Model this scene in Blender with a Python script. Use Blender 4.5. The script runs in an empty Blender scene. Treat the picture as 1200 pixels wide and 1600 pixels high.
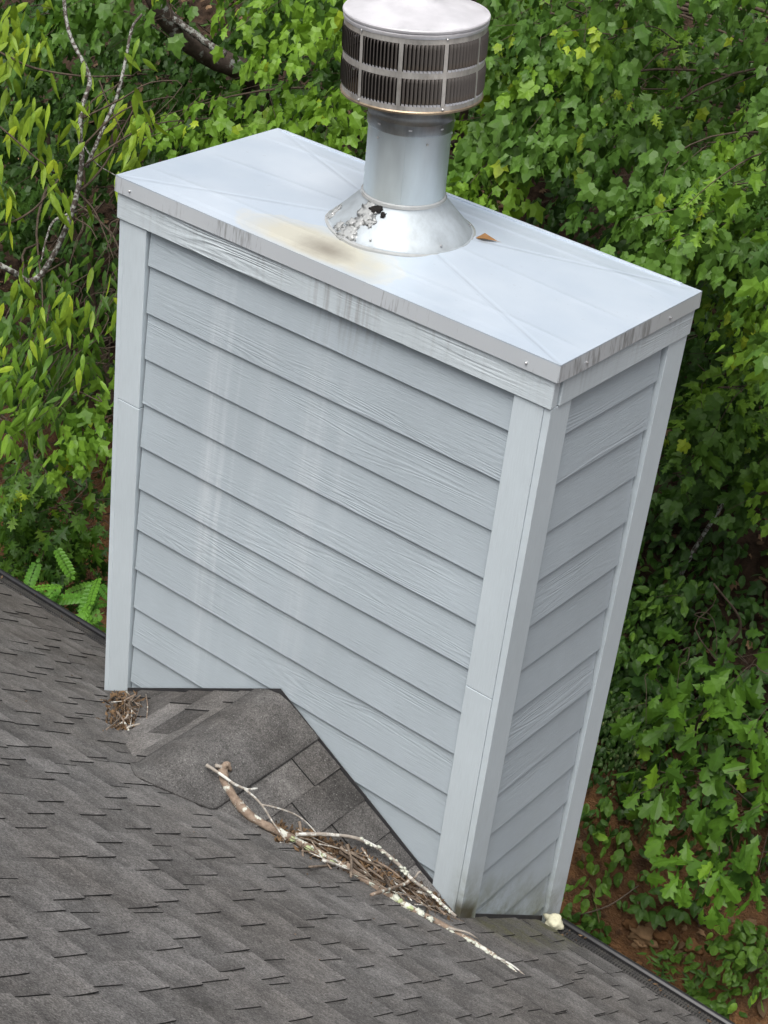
import bpy, bmesh, math, random
import numpy as np
from mathutils import Vector, Matrix, noise

random.seed(7)
rng = np.random.default_rng(7)
scene = bpy.context.scene
COL = scene.collection

# ------------------------------------------------------------------ camera
F_PX = 2710.64
CAM = Vector((3.99697, -3.97033, 3.51599))
R_ = Vector((0.77802159, 0.61864482, 0.10936633))
U_ = Vector((-0.39570167, 0.34734919, 0.85015806))
FW = Vector((-0.48795758, 0.70471776, -0.51504396))
cam_d = bpy.data.cameras.new('camera')
cam = bpy.data.objects.new('camera', cam_d)
COL.objects.link(cam)
cam.matrix_world = Matrix(((R_.x, U_.x, -FW.x, CAM.x), (R_.y, U_.y, -FW.y, CAM.y), (R_.z, U_.z, -FW.z, CAM.z), (0, 0, 0, 1)))
cam_d.sensor_fit = 'VERTICAL'
cam_d.sensor_height = 24.0
cam_d.lens = F_PX / 1600 * 24.0
cam_d.clip_start = 0.05
cam_d.clip_end = 500
scene.camera = cam

# ------------------------------------------------------------------ sky, sun, exposure (bright overcast)
SUN_EL, SUN_AZ = math.radians(66), math.radians(164)      # azimuth clockwise from +y
world = bpy.data.worlds.new('World')
scene.world = world
world.use_nodes = True
wn = world.node_tree.nodes
wl = world.node_tree.links
bg = wn['Background']
sky = wn.new('ShaderNodeTexSky')
sky.sky_type = 'NISHITA'
sky.sun_disc = False
sky.sun_elevation = SUN_EL
sky.sun_rotation = SUN_AZ
sky.air_density = 1.0
sky.dust_density = 6.0
sky.ozone_density = 0.6
hs = wn.new('ShaderNodeHueSaturation')          # thin cloud: the blue is washed out
hs.inputs['Saturation'].default_value = 0.30
wl.new(sky.outputs[0], hs.inputs['Color'])
wl.new(hs.outputs[0], bg.inputs[0])
bg.inputs[1].default_value = 0.095
sun_d = bpy.data.lights.new('sun', 'SUN')
sun_d.energy = 1.5
sun_d.angle = math.radians(40)
sun_d.color = (1.0, 0.97, 0.93)
sun = bpy.data.objects.new('sun', sun_d)
COL.objects.link(sun)
sdir = Vector((math.sin(SUN_AZ) * math.cos(SUN_EL), math.cos(SUN_AZ) * math.cos(SUN_EL), math.sin(SUN_EL)))
sun.rotation_euler = sdir.to_track_quat('Z', 'Y').to_euler()
sun.location = (0, -4, 12)
vs = scene.view_settings
vs.view_transform = 'Standard'
vs.look = 'None'
vs.exposure = 0.72
vs.gamma = 1.0
vs.use_curve_mapping = False
scene.render.engine = 'CYCLES'
scene.cycles.use_denoising = True
scene.cycles.max_bounces = 6
scene.cycles.transparent_max_bounces = 8


def at(px, py, depth):
    """the point that lies DEPTH metres ahead along photo position (px, py)"""
    return CAM + depth * (FW + R_ * ((px - 600) / F_PX) - U_ * ((py - 800) / F_PX))


def ray_dir(px, py):
    return FW + R_ * ((px - 600) / F_PX) - U_ * ((py - 800) / F_PX)


def project(p):
    d = Vector(p) - CAM
    z = d.dot(FW)
    return 600 + F_PX * d.dot(R_) / z, 800 - F_PX * d.dot(U_) / z, z


# ------------------------------------------------------------------ object helpers
def tag(o, label=None, cat=None, group=None, kind=None):
    if label: o['label'] = label
    if cat: o['category'] = cat
    if group: o['group'] = group
    if kind: o['kind'] = kind
    return o


def empty(name, loc, label, cat, group=None):
    o = bpy.data.objects.new(name, None)
    o.location = loc
    o.empty_display_size = 0.1
    COL.objects.link(o)
    return tag(o, label, cat, group)


def link(name, me, mat=None, parent=None, M=None):
    o = bpy.data.objects.new(name, me)
    if mat is not None and not me.materials:
        me.materials.append(mat)
    COL.objects.link(o)
    if parent is not None:
        o.parent = parent
    if M is not None:
        o.matrix_basis = M
    return o


def mesh_from(name, verts, faces, smooth=False):
    me = bpy.data.meshes.new(name)
    me.from_pydata([tuple(v) for v in verts], [], [tuple(f) for f in faces])
    if smooth:
        me.polygons.foreach_set('use_smooth', [True] * len(me.polygons))
    me.update()
    return me


def bm_mesh(name, bm, smooth=False):
    bmesh.ops.recalc_face_normals(bm, faces=bm.faces[:])
    me = bpy.data.meshes.new(name)
    bm.to_mesh(me)
    bm.free()
    if smooth:
        me.polygons.foreach_set('use_smooth', [True] * len(me.polygons))
    return me


def uv_along(me, along, across):
    """uv in metres: u along vector ALONG, v along vector ACROSS"""
    uv = me.uv_layers.new(name='UVMap')
    a, b = Vector(along), Vector(across)
    for lp in me.loops:
        co = me.vertices[lp.vertex_index].co
        uv.data[lp.index].uv = (co.dot(a), co.dot(b))


def board(name, lo, hi, mat, parent, along, across, bevel=0.002, origin=Vector((0, 0, 0)), label=None):
    """rectangular board with softened arrises, in the parent's coordinates"""
    bm = bmesh.new()
    bmesh.ops.create_cube(bm, size=1.0)
    for v in bm.verts:
        v.co = Vector([lo[i] + (v.co[i] + 0.5) * (hi[i] - lo[i]) for i in range(3)])
    if bevel:
        bmesh.ops.bevel(bm, geom=bm.edges[:], offset=bevel, segments=1, affect='EDGES')
    me = bm_mesh(name, bm)
    uv_along(me, along, across)
    o = link(name, me, mat, parent)
    if label: o['label'] = label
    return o


def tube_verts(pts, radii, seg=6, wob=0.0, verts=None, faces=None, cap=True):
    """append a tapered tube through PTS to VERTS, FACES"""
    verts = [] if verts is None else verts
    faces = [] if faces is None else faces
    pts = [Vector(p) for p in pts]
    n = len(pts)
    prev = None
    b0 = len(verts)
    for i, p in enumerate(pts):
        t = (pts[min(i + 1, n - 1)] - pts[max(i - 1, 0)])
        t = t.normalized() if t.length > 1e-9 else Vector((0, 0, 1))
        if prev is None:
            ref = Vector((0, 0, 1)) if abs(t.z) < 0.9 else Vector((1, 0, 0))
            a = t.cross(ref).normalized()
        else:
            a = (prev - t * prev.dot(t))
            a = a.normalized() if a.length > 1e-6 else t.cross(Vector((0.3, 0.5, 0.8))).normalized()
        prev = a
        b = t.cross(a)
        for k in range(seg):
            an = 2 * math.pi * k / seg
            r = radii[i] * (1 + wob * (random.random() * 2 - 1))
            verts.append(p + (a * math.cos(an) + b * math.sin(an)) * r)
    for i in range(n - 1):
        for k in range(seg):
            k2 = (k + 1) % seg
            faces.append((b0 + i * seg + k, b0 + i * seg + k2, b0 + (i + 1) * seg + k2, b0 + (i + 1) * seg + k))
    if cap:
        faces.append(tuple(b0 + k for k in reversed(range(seg))))
        faces.append(tuple(b0 + (n - 1) * seg + k for k in range(seg)))
    return verts, faces


def spline(pts, n):
    """Catmull-Rom through PTS, N samples"""
    P = [Vector(p) for p in pts]
    P = [P[0] * 2 - P[1]] + P + [P[-1] * 2 - P[-2]]
    out = []
    m = len(P) - 3
    for i in range(n):
        s = i / (n - 1) * m
        k = min(int(s), m - 1)
        t = s - k
        a, b, c, d = P[k:k + 4]
        out.append(0.5 * ((2 * b) + (c - a) * t + (2 * a - 5 * b + 4 * c - d) * t * t + (3 * b - a - 3 * c + d) * t ** 3))
    return out


# ------------------------------------------------------------------ material helpers
class NT:
    def __init__(self, name):
        self.m = bpy.data.materials.new(name)
        self.m.use_nodes = True
        self.t = self.m.node_tree
        self.p = self.t.nodes['Principled BSDF']
        self.out = self.t.nodes['Material Output']

    def n(self, kind, **kw):
        nd = self.t.nodes.new('ShaderNode' + kind)
        for k, v in kw.items():
            if k in nd.inputs.keys() if isinstance(k, str) else False:
                nd.inputs[k].default_value = v
            else:
                setattr(nd, k, v)
        return nd

    def l(self, a, b):
        self.t.links.new(a, b)

    def math(self, op, a, b=None, c=None, clamp=False):
        nd = self.t.nodes.new('ShaderNodeMath')
        nd.operation = op
        nd.use_clamp = clamp
        for i, v in enumerate((a, b, c)):
            if v is None: continue
            if isinstance(v, (int, float)): nd.inputs[i].default_value = v
            else: self.l(v, nd.inputs[i])
        return nd.outputs[0]

    def vmul(self, v, s):
        nd = self.t.nodes.new('ShaderNodeVectorMath')
        nd.operation = 'MULTIPLY'
        self.l(v, nd.inputs[0])
        nd.inputs[1].default_value = s
        return nd.outputs[0]

    def vadd(self, a, b):
        nd = self.t.nodes.new('ShaderNodeVectorMath')
        nd.operation = 'ADD'
        self.l(a, nd.inputs[0])
        if isinstance(b, tuple): nd.inputs[1].default_value = b
        else: self.l(b, nd.inputs[1])
        return nd.outputs[0]

    def noise(self, vec, scale, detail=3, rough=0.55, dist=0.0):
        nd = self.t.nodes.new('ShaderNodeTexNoise')
        nd.inputs['Scale'].default_value = scale
        nd.inputs['Detail'].default_value = detail
        nd.inputs['Roughness'].default_value = rough
        nd.inputs['Distortion'].default_value = dist
        if vec is not None: self.l(vec, nd.inputs['Vector'])
        return nd.outputs['Fac']

    def ramp(self, fac, a, b, lo=0.0, hi=1.0):
        """map range lo..hi of FAC to a..b, clamped"""
        nd = self.t.nodes.new('ShaderNodeMapRange')
        self.l(fac, nd.inputs[0])
        nd.inputs[1].default_value = lo
        nd.inputs[2].default_value = hi
        nd.inputs[3].default_value = a
        nd.inputs[4].default_value = b
        return nd.outputs[0]

    def mix(self, fac, a, b, blend='MIX'):
        nd = self.t.nodes.new('ShaderNodeMix')
        nd.data_type = 'RGBA'
        nd.blend_type = blend
        for sock, v in ((nd.inputs['Factor'], fac), (nd.inputs['A'], a), (nd.inputs['B'], b)):
            if v is None: continue
            pass
        f = [s for s in nd.inputs if s.name == 'Factor' and s.type == 'VALUE'][0]
        A = [s for s in nd.inputs if s.name == 'A' and s.type == 'RGBA'][0]
        B = [s for s in nd.inputs if s.name == 'B' and s.type == 'RGBA'][0]
        for sock, v in ((f, fac), (A, a), (B, b)):
            if isinstance(v, (int, float)): sock.default_value = v
            elif isinstance(v, tuple): sock.default_value = (*v, 1.0) if len(v) == 3 else v
            else: self.l(v, sock)
        return [s for s in nd.outputs if s.type == 'RGBA'][0]

    def sep(self, vec):
        nd = self.t.nodes.new('ShaderNodeSeparateXYZ')
        self.l(vec, nd.inputs[0])
        return nd.outputs

    def comb(self, x, y, z):
        nd = self.t.nodes.new('ShaderNodeCombineXYZ')
        for i, v in enumerate((x, y, z)):
            if isinstance(v, (int, float)): nd.inputs[i].default_value = v
            else: self.l(v, nd.inputs[i])
        return nd.outputs[0]

    def bump(self, h, strength=0.5, dist=0.01, normal=None):
        nd = self.t.nodes.new('ShaderNodeBump')
        nd.inputs['Strength'].default_value = strength
        nd.inputs['Distance'].default_value = dist
        self.l(h, nd.inputs['Height'])
        if normal is not None: self.l(normal, nd.inputs['Normal'])
        return nd.outputs[0]

    def obj(self): return self.t.nodes.new('ShaderNodeTexCoord').outputs['Object']
    def uv(self): return self.t.nodes.new('ShaderNodeTexCoord').outputs['UV']
    def rand(self): return self.t.nodes.new('ShaderNodeObjectInfo').outputs['Random']

    def attr(self, name, out='Fac'):
        nd = self.t.nodes.new('ShaderNodeAttribute')
        nd.attribute_name = name
        return nd.outputs[out]

    def base(self, c):
        if isinstance(c, tuple): self.p.inputs['Base Color'].default_value = (*c, 1)
        else: self.l(c, self.p.inputs['Base Color'])
        return self

    def set(self, **kw):
        names = dict(rough='Roughness', metal='Metallic', spec='Specular IOR Level', normal='Normal')
        for k, v in kw.items():
            s = self.p.inputs[names.get(k, k)]
            if isinstance(v, (int, float)): s.default_value = v
            else: self.l(v, s)
        return self


def band_mask(T, x, lo, hi, soft):
    """1 where lo < x < hi with soft ends"""
    a = T.ramp(x, 0, 1, lo - soft, lo + soft)
    b = T.ramp(x, 1, 0, hi - soft, hi + soft)
    return T.math('MULTIPLY', a, b)


# ------------------------------------------------------------------ main dimensions
W, D, TOP = 1.790, 0.803, 1.3706            # chimney: width, depth, cover height
S = 0.718                                   # roof fall per metre towards +y
ZR = -0.822                                 # roof height on the chimney's front plane
E_LAP = 0.178
Z1 = 1.085
EAVE_Y = 0.655
CA = math.atan(S)
APEX_Z = -0.327
RIDGE_Y = (ZR - APEX_Z) / S                 # where the cricket ridge meets the roof (negative)
XM = W / 2
CR_S = (APEX_Z - ZR) / XM                   # cricket fall per metre


def roof_z(y): return ZR - S * y


def cricket_z(x, y):
    return APEX_Z - CR_S * abs(x - XM)


def surf_z(x, y):
    z = roof_z(y)
    if y < 0 and 0 < x < W: z = max(z, cricket_z(x, y))
    return z


def terrain_base(x, y):
    if y < 1.72: return -3.6
    if y < 2.9: return -3.6 + 1.25 * (y - 1.72)
    if y < 14: return -2.125 + 0.62 * (y - 2.9)
    return 4.757 + 0.35 * (y - 14)


def terrain_z(x, y):
    z = terrain_base(x, y)
    a = min(1.0, max(0.0, (y - 1.3) / 0.6))
    n1 = noise.fractal(Vector((x * 0.9, y * 0.9, 3.1)), 0.9, 2.0, 4)
    n2 = noise.fractal(Vector((x * 4.5, y * 4.5, 7.7)), 0.8, 2.1, 4)
    return z + a * (0.16 * n1 + 0.055 * n2)


def on_roof(px, py, lift=0.0):
    """where the view through photo position (px, py) meets the shingles (main slope or cricket)"""
    d = ray_dir(px, py)
    t = 2.0
    while t < 12:
        p = CAM + d * t
        if p.z < surf_z(p.x, p.y) + lift: break
        t += 0.02
    lo, hi = t - 0.02, t
    for _ in range(20):
        m = (lo + hi) / 2
        p = CAM + d * m
        if p.z < surf_z(p.x, p.y) + lift: hi = m
        else: lo = m
    return CAM + d * hi


def on_ground(px, py):
    d = ray_dir(px, py)
    t = 5.0
    while t < 40:
        p = CAM + d * t
        if p.z < terrain_z(p.x, p.y): return p
        t += 0.03
    return p


# ------------------------------------------------------------------ materials
def paint_material(name, base, grain, side=False, lichen=False):
    T = NT(name)
    uv = T.uv()
    rnd = T.rand()
    off = T.comb(T.math('MULTIPLY', rnd, 37.0), T.math('MULTIPLY', rnd, 91.0), 0.0)
    v = T.vadd(uv, off)
    g1 = T.noise(T.vmul(v, (0.95, 13.0, 1)), 1.0, 2, 0.45, 0.25)
    rings = T.math('SINE', T.math('MULTIPLY', g1, 95.0))
    fine = T.noise(T.vmul(v, (14.0, 260.0, 1)), 1.0, 3, 0.6)
    where = T.ramp(T.noise(T.vmul(v, (1.1, 5.0, 1)), 1.0, 2), 0.0, 1.0, 0.47, 0.68)
    h = T.math('ADD', T.math('MULTIPLY', T.math('MULTIPLY', rings, where), grain), T.math('MULTIPLY', fine, 1.1))
    nrm = T.bump(h, 0.55, 0.0022)
    o = T.obj()
    x, y, z = T.sep(o)
    # large soft tone changes, dirt in the grain
    blot = T.noise(T.vmul(o, (2.1, 2.1, 1.2)), 1.0, 4, 0.6)
    tone = T.math('ADD', T.ramp(blot, 0.93, 1.06, 0.3, 0.7), T.math('MULTIPLY', T.math('SUBTRACT', rnd, 0.5), 0.05))
    tone = T.math('MULTIPLY', tone, T.ramp(fine, 0.955, 1.03, 0.3, 0.7))
    c = T.mix(1.0, base, T.comb(tone, tone, tone), 'MULTIPLY')
    # pale chalk runs under the cover, front face only
    if not side:
        run = None
        for xc, hw, k in ((0.465, 0.030, 0.9), (0.525, 0.012, 0.8), (0.70, 0.025, 0.35), (0.91, 0.05, 0.5), (0.875, 0.012, 0.5), (1.04, 0.02, 0.3), (0.58, 0.006, 0.35)):
            wob = T.math('ADD', x, T.math('MULTIPLY', T.noise(T.vmul(o, (3, 3, 1.3)), 1.0, 2), 0.03))
            m = T.math('MULTIPLY', band_mask(T, wob, xc - hw + 0.015, xc + hw + 0.015, 0.018 if hw > 0.015 else 0.006), k)
            run = m if run is None else T.math('MAXIMUM', run, m)
        brk = T.ramp(T.noise(T.vmul(o, (60, 60, 2.0)), 1.0, 3), 0.25, 1.0, 0.35, 0.62)
        fade = T.ramp(z, 0.05, 1.0, -0.75, 0.3)
        fade2 = T.ramp(z, 1.0, 0.3, 0.75, 1.15)
        run = T.math('MULTIPLY', T.math('MULTIPLY', run, brk), T.math('MULTIPLY', fade, fade2))
        c = T.mix(T.math('MULTIPLY', run, 0.42), c, (0.72, 0.765, 0.80))
        # soot runs below the flue on the top board
        soot = T.math('MULTIPLY', band_mask(T, x, 0.87, 1.12, 0.06), T.ramp(z, 0.0, 1.0, 1.05, 1.24))
        soot = T.math('MULTIPLY', soot, T.ramp(T.noise(T.vmul(o, (70, 70, 3)), 1.0, 3), 0.0, 1.0, 0.45, 0.7))
        c = T.mix(T.math('MULTIPLY', soot, 0.5), c, (0.16, 0.13, 0.12))
    # grey dirt drawn down from under the cover
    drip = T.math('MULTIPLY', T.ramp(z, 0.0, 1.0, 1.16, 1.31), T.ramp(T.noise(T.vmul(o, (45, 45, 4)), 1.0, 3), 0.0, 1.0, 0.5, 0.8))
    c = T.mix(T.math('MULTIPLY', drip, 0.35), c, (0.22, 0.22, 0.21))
    # splash-back dirt and algae just over the shingles
    hz = T.math('ADD', z, T.math('MULTIPLY', y, S))          # height over the roof plane + ZR
    hz = T.math('SUBTRACT', hz, ZR)
    low = T.ramp(hz, 1.0, 0.0, 0.02, 0.28)
    right = T.ramp(x, 0.0, 1.0, W - 0.07, W - 0.01)
    algae = T.math('MULTIPLY', T.math('MULTIPLY', low, right), T.ramp(T.noise(o, 9.0, 4, 0.65), 0.1, 1.0, 0.38, 0.62))
    c = T.mix(T.math('MULTIPLY', algae, 0.8), c, (0.15, 0.155, 0.075))
    green = T.math('MULTIPLY', T.ramp(hz, 1.0, 0.0, 0.1, 0.7), T.math('MULTIPLY', right, T.ramp(T.noise(o, 5.0, 3, 0.6), 0.0, 1.0, 0.45, 0.7)))
    c = T.mix(T.math('MULTIPLY', green, 0.22), c, (0.30, 0.33, 0.25))
    corner = T.math('MULTIPLY', T.math('MULTIPLY', T.ramp(hz, 1.0, 0.0, 0.05, 0.10), T.ramp(T.math('ADD', y, T.math('MULTIPLY', T.noise(o, 14.0, 3), 0.05)), 1.0, 0.0, 0.10, 0.135)), T.ramp(x, 0, 1, W - 0.035, W - 0.02))
    c = T.mix(T.math('MULTIPLY', corner, 0.85), c, (0.075, 0.062, 0.028))
    T.base(c).set(rough=0.62, spec=0.3, normal=nrm)
    return T.m


SIDING = (0.447, 0.512, 0.558)
M_front = paint_material('painted_lap_siding', SIDING, 0.36)
M_side = paint_material('painted_side_siding', SIDING, 0.36, side=True)
M_trim = paint_material('painted_trim', (0.60, 0.675, 0.72), 0.12)
M_band = paint_material('painted_rough_trim', (0.60, 0.67, 0.71), 0.9)


def plain(name, c, rough=0.7, metal=0.0, spec=0.4):
    T = NT(name)
    o = T.obj()
    n = T.noise(o, 18.0, 4, 0.6)
    v = T.ramp(n, 0.8, 1.18, 0.3, 0.7)
    T.base(T.mix(1.0, c, T.comb(v, v, v), 'MULTIPLY')).set(rough=rough, metal=metal, spec=spec)
    return T.m


M_wrap = plain('house_wrap', (0.10, 0.10, 0.10), 0.9)
M_black = plain('black_aluminium', (0.018, 0.018, 0.02), 0.32, 0.0, 0.6)
M_felt = plain('roof_felt', (0.03, 0.03, 0.03), 0.95)
M_gap_flash = plain('dark_gap_flashing', (0.045, 0.045, 0.048), 0.6)
M_screw = plain('screw_head', (0.5, 0.5, 0.5), 0.35, 0.8)
M_housewall = plain('house_siding', SIDING, 0.7)


def cover_material():
    T = NT('galvanised_cover')
    o = T.obj()
    x, y, z = T.sep(o)
    cloud = T.noise(T.vmul(o, (1.6, 2.2, 1)), 1.0, 4, 0.6)
    base = T.mix(T.ramp(cloud, 0, 1, 0.3, 0.7), (0.485, 0.565, 0.655), (0.60, 0.665, 0.735))
    sp = T.noise(o, 45.0, 3, 0.7)
    base = T.mix(T.ramp(sp, 0, 0.35, 0.66, 0.76), base, (0.30, 0.31, 0.32))
    # crease shading painted as dark lines along the corner-to-corner folds
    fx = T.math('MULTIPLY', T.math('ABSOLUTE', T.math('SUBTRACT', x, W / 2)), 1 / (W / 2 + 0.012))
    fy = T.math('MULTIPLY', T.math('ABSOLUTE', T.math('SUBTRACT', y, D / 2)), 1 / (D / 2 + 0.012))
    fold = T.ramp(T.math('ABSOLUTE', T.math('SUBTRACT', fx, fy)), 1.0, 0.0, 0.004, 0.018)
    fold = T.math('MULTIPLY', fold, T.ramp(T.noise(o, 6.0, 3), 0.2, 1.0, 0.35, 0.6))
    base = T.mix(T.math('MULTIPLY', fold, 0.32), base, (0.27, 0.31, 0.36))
    # rust-yellow wash that has run from the flue to the front edge
    dx = T.math('SUBTRACT', x, 0.83)
    dy = T.math('SUBTRACT', y, 0.075)
    r = T.math('SQRT', T.math('ADD', T.math('MULTIPLY', T.math('MULTIPLY', dx, dx), 3.4), T.math('MULTIPLY', T.math('MULTIPLY', dy, dy), 26.0)))
    r = T.math('ADD', r, T.math('MULTIPLY', T.math('SUBTRACT', T.noise(o, 5.0, 4, 0.6), 0.5), 0.55))
    top = T.ramp(z, 0, 1, TOP - 0.004, TOP)
    wash = T.math('MULTIPLY', T.ramp(r, 1.0, 0.0, 0.34, 0.66), top)
    base = T.mix(T.math('MULTIPLY', wash, 0.8), base, (0.62, 0.585, 0.455))
    rim = T.math('MULTIPLY', band_mask(T, r, 0.57, 0.62, 0.025), top)
    base = T.mix(T.math('MULTIPLY', rim, 0.35), base, (0.66, 0.645, 0.56))
    # soot smear in front of the cone
    dx2 = T.math('SUBTRACT', x, 0.845)
    dy2 = T.math('SUBTRACT', y, 0.07)
    r2 = T.math('SQRT', T.math('ADD', T.math('MULTIPLY', T.math('MULTIPLY', dx2, dx2), 34.0), T.math('MULTIPLY', T.math('MULTIPLY', dy2, dy2), 120.0)))
    r2 = T.math('ADD', r2, T.math('MULTIPLY', T.math('SUBTRACT', T.noise(o, 12.0, 4, 0.7), 0.5), 0.7))
    soot = T.math('MULTIPLY', T.ramp(r2, 1.0, 0.0, 0.05, 0.80), top)
    base = T.mix(T.math('MULTIPLY', soot, 0.62), base, (0.16, 0.125, 0.095))
    # skirt: water-drawn grime, heaviest at the right end
    sk = T.ramp(z, 1.0, 0.0, TOP - 0.006, TOP - 0.003)
    dn = T.noise(T.vmul(o, (75, 75, 7)), 1.0, 3, 0.7)
    big = T.noise(T.vmul(o, (3.0, 5.0, 0)), 1.0, 3, 0.6)
    endm = T.math('ADD', T.math('MULTIPLY', T.ramp(x, 0, 1, W - 0.05, W), 0.10), T.ramp(big, -0.12, 0.24, 0.45, 0.70))
    dm = T.math('MULTIPLY', T.ramp(T.math('ADD', dn, endm), 0, 1, 0.60, 0.85), sk)
    base = T.mix(T.math('MULTIPLY', sk, 0.7), base, (0.70, 0.73, 0.75))
    base = T.mix(T.math('MULTIPLY', dm, 0.72), base, (0.10, 0.095, 0.09))
    T.base(base).set(metal=0.3, rough=T.ramp(cloud, 0.28, 0.46, 0.3, 0.7), spec=0.5,
                     normal=T.bump(T.noise(o, 3.0, 2, 0.5), 0.15, 0.02))
    return T.m


def steel_material(name, c, rough=0.36, metal=0.85, grime=0.0, tarnish=(0.25, 0.16, 0.07)):
    T = NT(name)
    o = T.obj()
    n = T.noise(T.vmul(o, (9, 9, 2.5)), 1.0, 4, 0.6)
    v = T.ramp(n, 0.86, 1.1, 0.3, 0.7)
    col = T.mix(1.0, c, T.comb(v, v, v), 'MULTIPLY')
    if grime:
        g = T.ramp(T.noise(T.vmul(o, (22, 22, 7)), 1.0, 5, 0.7), 0, 1, 0.42, 0.72)
        col = T.mix(T.math('MULTIPLY', g, grime), col, (0.05, 0.042, 0.036))
        t = T.ramp(T.noise(T.vmul(o, (6, 6, 14)), 1.0, 4, 0.6), 0, 1, 0.55, 0.75)
        col = T.mix(T.math('MULTIPLY', t, grime * 0.7), col, tarnish)
    T.base(col).set(metal=metal, rough=T.ramp(n, rough - 0.06, rough + 0.1, 0.3, 0.7), spec=0.5)
    return T.m


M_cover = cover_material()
M_pipe = steel_material('galvanised_pipe', (0.60, 0.67, 0.70), 0.40, 0.6)
M_cone = steel_material('galvanised_cone', (0.47, 0.52, 0.555), 0.55, 0.40, 0.22, (0.3, 0.27, 0.22))
M_collar = steel_material('steel_collar', (0.34, 0.36, 0.37), 0.35, 0.85, 0.35)
M_lid = steel_material('brushed_lid', (0.68, 0.67, 0.695), 0.46, 0.35)
M_frame = steel_material('weathered_frame', (0.62, 0.60, 0.565), 0.45, 0.5, 0.5)
M_rim = steel_material('tarnished_rim', (0.42, 0.33, 0.23), 0.38, 0.8, 0.5)
M_slat = steel_material('sooty_louvre', (0.15, 0.135, 0.125), 0.5, 0.5, 0.7)
M_soot = plain('soot', (0.012, 0.010, 0.009), 0.9)


def silicone_material():
    T = NT('clear_sealant')
    n = T.noise(T.obj(), 40.0, 3)
    T.base(T.mix(n, (0.30, 0.31, 0.31), (0.46, 0.475, 0.475))).set(rough=0.12, spec=0.7)
    return T.m


M_seal = silicone_material()


def shingle_material(name='asphalt_granules', tone=1.0):
    T = NT(name)
    o = T.obj()
    geo = T.t.nodes.new('ShaderNodeNewGeometry').outputs['Position']
    rnd = T.rand()
    pale = T.attr('tone')
    grain = T.noise(geo, 190.0, 2, 0.75)
    g2 = T.noise(geo, 75.0, 3, 0.7)
    patch = T.noise(geo, 2.3, 4, 0.6)
    wear = T.noise(geo, 11.0, 4, 0.65)
    base = T.mix(T.ramp(patch, 0, 1, 0.35, 0.65), (0.113, 0.106, 0.100), (0.127, 0.123, 0.120))
    k = T.math('ADD', T.ramp(rnd, 0.85, 1.16, 0, 1), T.math('MULTIPLY', T.math('SUBTRACT', pale, 0.5), 0.6))
    k = T.math('MULTIPLY', k, T.ramp(wear, 0.70, 1.30, 0.3, 0.7))
    k = T.math('MULTIPLY', k, T.ramp(grain, 0.35, 1.75, 0.25, 0.75))
    k = T.math('MULTIPLY', k, T.ramp(g2, 0.75, 1.25, 0.3, 0.7))
    k = T.math('MULTIPLY', k, tone)
    c = T.mix(1.0, base, T.comb(k, k, k), 'MULTIPLY')
    speck = T.ramp(T.noise(geo, 170.0, 1, 0.5), 0, 1, 0.68, 0.75)
    c = T.mix(T.math('MULTIPLY', speck, 0.55), c, (0.34, 0.335, 0.32))
    # weathered brown dust left of the chimney
    x, y, z = T.sep(geo)
    br = T.math('MULTIPLY', T.ramp(x, 1, 0, -0.3, 0.9), T.ramp(T.noise(geo, 3.2, 3), 0, 1, 0.35, 0.6))
    c = T.mix(T.math('MULTIPLY', br, 0.3), c, (0.095, 0.083, 0.074))
    # moss on the shaded strip below the side wall
    mo = T.math('MULTIPLY', band_mask(T, x, W - 0.01, W + 0.20, 0.05), T.ramp(y, 0, 1, 0.02, 0.12))
    mo = T.math('MULTIPLY', mo, T.ramp(T.noise(geo, 11.0, 4, 0.7), 0, 1, 0.36, 0.62))
    c = T.mix(T.math('MULTIPLY', mo, 0.8), c, (0.085, 0.085, 0.035))
    T.base(c).set(rough=0.93, spec=0.22, normal=T.bump(T.math('ADD', grain, g2), 0.55, 0.004))
    return T.m


M_shingle = shingle_material()
M_shingle_dk = shingle_material('asphalt_granules_fresh', 0.62)


def edge_material():
    T = NT('shingle_edge')
    T.base((0.02, 0.02, 0.02)).set(rough=0.95)
    return T.m


M_edge = edge_material()


def bark_material(name, a, b, lichen=0.0, lc=(0.55, 0.58, 0.50), sc=1.0):
    T = NT(name)
    g = T.t.nodes.new('ShaderNodeNewGeometry').outputs['Position']
    n = T.noise(g, 38.0 * sc, 5, 0.7)
    c = T.mix(T.ramp(n, 0, 1, 0.3, 0.7), a, b)
    if lichen:
        l = T.ramp(T.noise(g, 22.0 * sc, 4, 0.65), 0, 1, 0.62 - 0.22 * lichen, 0.66 - 0.18 * lichen)
        c = T.mix(l, c, lc)
    T.base(c).set(rough=0.88, spec=0.2, normal=T.bump(n, 0.7, 0.006))
    return T.m


M_twig = bark_material('dry_twig', (0.10, 0.075, 0.055), (0.27, 0.22, 0.175))
M_twig_dk = bark_material('dark_twig', (0.045, 0.033, 0.025), (0.13, 0.10, 0.075))
M_branch = bark_material('fallen_branch_bark', (0.16, 0.115, 0.085), (0.34, 0.265, 0.205), 0.3, (0.60, 0.61, 0.54))
M_branch_grey = bark_material('grey_branch_bark', (0.25, 0.22, 0.19), (0.42, 0.38, 0.33), 0.5, (0.62, 0.62, 0.58))
M_lichen = plain('lichen', (0.56, 0.58, 0.50), 0.95, 0, 0.1)
M_lichen_g = plain('green_lichen', (0.42, 0.48, 0.27), 0.95, 0, 0.1)
M_stem_pale = bark_material('speckled_bark', (0.055, 0.045, 0.04), (0.12, 0.10, 0.085), 0.6, (0.34, 0.35, 0.32), 2.4)
M_stem = bark_material('brown_bark', (0.045, 0.035, 0.027), (0.12, 0.09, 0.065))
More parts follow.
